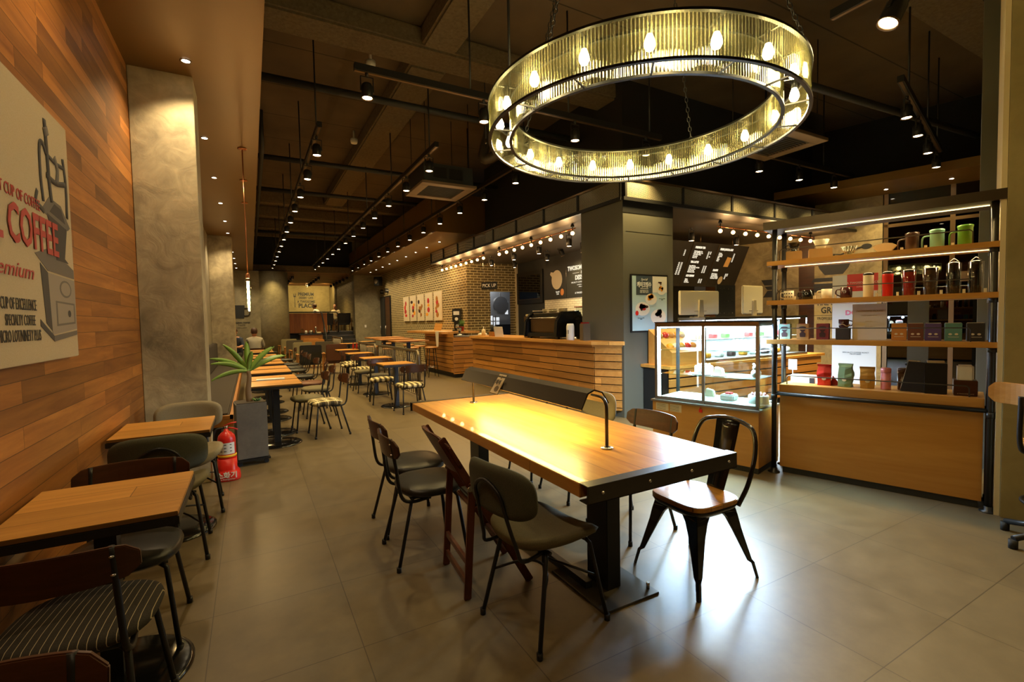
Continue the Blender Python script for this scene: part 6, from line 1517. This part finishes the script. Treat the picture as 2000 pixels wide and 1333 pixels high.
t = shelf_thing('menu_folder', 'open black menu folder standing on the cabinet top', 'menu folder', .985, .12, Z4, -6); G().poly([(-.11, 0), (.04, -.0), (.04, .235), (-.06, .24)], .006).build('cover', 'black_metal', t); G().poly([(-.115, 0), (-.06, .25), (.02, .245), (-.05, .225)], .004, 'xz', .008).build('pages', 'cream_light', t)
t = shelf_thing('black_holder', 'black box shaped holder full of papers on the cabinet top', 'holder', 1.085, .14, Z4, 6); G().box(-.065, -.05, 0, .065, .05, .235).build('case', 'black_metal', t, bevel=.003); G().box(-.05, -.03, .2, .05, .03, .25).build('papers', 'cream_light', t)
t = shelf_thing('napkin_holder', 'dark wooden napkin holder with white napkins at the right of the cabinet top', 'napkin holder', 1.25, .16, Z4, 4); G().box(-.065, -.07, 0, .065, .07, .115).build('holder', 'walnut', t, bevel=.003); G().box(-.045, -.05, .10, .045, .05, .225).build('napkins', 'white', t, bevel=.01); text('lettering', 'A TWOSOME PLACE', .010, 'cream', t, (0, -.0715, .015))
t = shelf_thing('card_stand', 'small white notice on a clip stand at the left of the cabinet top', 'notice', .10, .20, Z4); G().rect(-.035, .12, .035, .215, .003).build('card', 'white', t); G().tube([(0, .003, 0), (0, .003, .13)], .003, 6).lathe([(.02, 0), (.02, .005)], seg=12).build('stand', 'white', t)
t = shelf_thing('paper_tray', 'white box of small items behind the notice on the cabinet top', 'box', .18, .27, Z4); G().box(-.10, -.05, 0, .13, .05, .07).build('tray', 'cream_light', t); G().box(.05, -.052, .0, .09, -.05, .05).build('badge', 'dark_grey', t)

# pop-up banner standing behind the shelf
t = thing('standing_banner', 'white standing banner with red top panel behind the display shelf', 'banner', (6.385, 3.02, 0), SKEW)
G().rect(-.02, .05, .42, 1.90, .01).build('sheet', 'white', t, loc=(-.2, 0, 0)); G().rect(.13, 1.70, .43, 1.905, .004, -.005).build('red_panel', 'red', t, loc=(-.2, 0, 0)); G().box(-.25, -.1, 0, .25, .1, .05).build('foot', 'steel', t)
text('lettering', 'A TWOSOME PLACE', .034, 'white', t, (.08, -.008, 1.80)); text('lettering', 'COFFEE CARD', .018, 'white', t, (.08, -.008, 1.75)); text('lettering', 'DOWN!', .08, 'red', t, (.06, -.003, 1.44), bold=.003); text('lettering', 'SPECIALTY COFFEE ROAST\nFROM SEED', .022, 'dark_grey', t, (0.02, -.003, .95))
# round white pendant sign pieces seen in the glass
t = thing('round_lamp_shade', 'small cream round shade seen behind the shelf at the right', 'lamp', sk(1.75, 1.9, 1.62), SKEW); G().lathe([(.0001, .12), (.07, .12), (.085, .08), (.085, -.06), (.07, -.09), (.0001, -.1)], seg=24).build('shade', 'cream', t); G().tube([(0, 0, -.1), (0, 0, -1.6)], .008, 6).lathe([(.11, 0), (.11, .015)], (0, 0, -1.62), 18).build('stem', 'steel', t)

# ================================================================ GLASS CAKE CASE
CD = Vector((.25, -.968, 0)).normalized(); CN = Vector((.968, .25, 0)).normalized()
CL, CW = 1.02, .48
t = thing('cake_case', 'lit glass cake case with steel frame on an oak cabinet', 'display case', (3.70, 3.615, 0), math.degrees(math.atan2(CD.y, CD.x)))
CT0 = t
G().box(-.02, -.02, .055, CL + .008, CW + .02, .56).build('cabinet', 'oak_panel', t, bevel=.002); G().box(.0, .0, 0, CL, CW, .055).build('plinth', 'black_metal', t)
G().box(-.035, -.035, .56, CL + .015, CW + .03, .578).build('steel_ledge', 'brushed_steel', t, bevel=.002)
G().box(0, 0, 1.335, CL, CW, 1.375).build('top_frame', 'bronze', t, bevel=.002); G().box(-.005, -.005, 1.375, CL + .005, CW + .005, 1.383).build('top_glass', 'glass_dark', t)
for u in (0.012, CL - .012):
    for v in (.012, CW - .012): G().box(u - .014, v - .014, .578, u + .014, v + .014, 1.335).build('post', 'brushed_steel' if v < .1 else 'black_metal', t)
G().box(0, -.002, .578, CL, .022, .612).build('bottom_frame', 'brushed_steel', t)
for a, b in ((.03, CL / 2 + .012), (CL / 2 - .012, CL - .03)):
    G().rect(a, .612, b, 1.335, .004, .008 if a < .1 else .016).build('sliding_pane', 'glass_clear', t)
G().box(CL / 2 - .013, .004, .612, CL / 2 + .013, .020, 1.335).build('door_stile', 'brushed_steel', t)
G()._add([(.02, CW - .006, .59), (CL - .02, CW - .006, .59), (CL - .02, CW - .006, 1.335), (.02, CW - .006, 1.335)], [(0, 1, 2, 3)]).build('back_pane', 'glass_clear', t)
for u in (.006, CL - .006): G()._add([(u, .02, .59), (u, CW - .02, .59), (u, CW - .02, 1.335), (u, .02, 1.335)], [(0, 1, 2, 3)]).build('side_pane', 'glass_clear', t)
for z in (.84, 1.09): G().box(.03, .05, z, CL - .03, CW - .03, z + .008).build('glass_shelf', 'shelf_glass', t)
G().box(.03, .06, .600, CL - .03, CW - .02, .606).build('deck', 'white', t)
for v in (.06, CW - .05): G().box(.03, v, 1.322, CL - .03, v + .02, 1.334).build('light_strip', 'led_white', t)
G().box(.022, .034, .60, .040, .044, 1.33).build('light_strip', 'led_white', t)
LK_ = G().box(CL / 2 - .03, -.012, .57, CL / 2 + .02, -.004, .60).build('lock', 'steel', t); G().box(CL / 2 - .025, -.03, .50, CL / 2 + .005, -.022, .53).tube([(CL / 2 - .018, -.026, .53), (CL / 2 - .012, -.024, .565)], .003, 6).build('padlock', 'red', LK_)
NL_ = G().rect(.02, .47, .16, .545, .001, -.0215).rect(.175, .47, .30, .545, .001, -.0215).build('notice_label', 'cream', t); g = G(); [g.rect(.03 + .145 * a, .478 + .013 * k, .13 + .145 * a, .481 + .013 * k, .0005, -.022) for a in (0, 1) for k in range(5)]; g.build('label_print', 'dark_grey', NL_)
def cpt(u, v, z): p = Vector((3.70, 3.615, 0)) + CD * u + CN * v; return (p.x, p.y, z)
crz = math.degrees(math.atan2(CD.y, CD.x))
for z, e in ((1.315, 120), (1.08, 25)):
    a = area_light('case_glow', cpt(CL / 2, CW / 2, z), e, CL * .85, .3, (.72, .84, 1.0), (0, 0, R_(crz)))
for u in (.2, .5, .85): point_light('case_tube', cpt(u, .10, 1.29), 26, (.32, .56, 1.0), .03)
def cake(label, u, v, z, kind):
    t = thing('display_cake', label, 'cake', cpt(u, v, z), crz)
    if kind == 'round':
        G().lathe([(.11, 0), (.115, .004)], seg=30).build('board', 'white', t); G().lathe([(.085, .004), (.088, .01), (.088, .075), (.08, .083), (.0001, .084)], seg=30).build('cream', 'white', t)
        g = G(); [g.ball((.055 * math.cos(2 * PI * k / 8), .055 * math.sin(2 * PI * k / 8), .09), .014, 8) for k in range(8)]; g.build('berries', 'pink', t)
    elif kind == 'square':
        G().box(-.08, -.08, 0, .08, .08, .005).build('board', 'white', t); G().box(-.065, -.065, .005, .065, .065, .065).build('cream', 'white', t, bevel=.01); g = G(); [g.ball((-.02 + .02 * (k % 3), -.02 + .02 * (k // 3), .072), .012, 8) for k in range(9)]; g.build('berries', 'berry', t)
    elif kind == 'bear':
        G().ball((0, 0, .045), .045, 12).ball((0, -.005, .10), .030, 12).ball((-.022, 0, .128), .012, 8).ball((.022, 0, .128), .012, 8).build('figure', 'white', t)
    else:
        G().poly([(-.05, 0), (.05, 0), (.035, .07), (-.04, .085)], .05, 'xz', -.02).build('slice', 'cream_light', t, bevel=.006); G().box(-.06, -.05, -.0, .06, .06, .003).build('board', 'white', t)
cake('round white cake with pink berries on the top glass shelf', .77, .22, 1.10, 'round'); cake('cake slice on the top glass shelf of the case', .58, .16, 1.10, 'slice')
cake('tall frosted cake on the middle glass shelf', .42, .22, .85, 'round'); cake('cake slice on the middle glass shelf of the case', .60, .16, .85, 'slice'); cake('white sugar figure on the middle glass shelf', .95, .14, .85, 'bear')
cake('square white cake with red berries on the deck of the case', .68, .2, .607, 'square'); cake('dark topped cake at the right of the case deck', .95, .2, .607, 'round'); cake('pink topped pastry at the left of the case deck', .45, .3, .607, 'slice')

# swivel chair at the right edge
t = thing('swivel_stool', 'wooden swivel stool with black tube frame cut off by the right edge', 'stool', (4.19, .855, 0), 58)
G().lathe([(.16, .60), (.18, .61), (.18, .63), (.15, .64), (.0001, .64)], seg=28).build('seat', 'oak_shelf', t)
G().tube([(0, 0, .12), (0, 0, .60)], .025, 12).build('column', 'black_metal', t)
G().tube([(.17 * math.cos(2 * PI * k / 28), .17 * math.sin(2 * PI * k / 28), .26) for k in range(28)], .010, 8, True).bar((-.17, 0, .26), (.17, 0, .26), .014, .014).build('foot_ring', 'black_metal', t)
for k in range(5):
    a = 2 * PI * k / 5 + .3; G().tube([(0, 0, .12), (.27 * math.cos(a), .27 * math.sin(a), .06)], .018, 8).build('foot', 'black_metal', t); G().cyl((.27 * math.cos(a), .27 * math.sin(a), 0), .022, .055, 10).build('castor', 'rubber', t)
G().tube(smooth_path([(.0, .02, .585), (0, .20, .58), (0, .25, .64), (0, .25, .86), (0, .25, .92)], 5), .013, 8).build('back_post', 'black_metal', t)
curved_board(G(), .36, .86, .99, .014, .05, .27, 0).build('backrest', 'oak_shelf', t, bevel=.003)
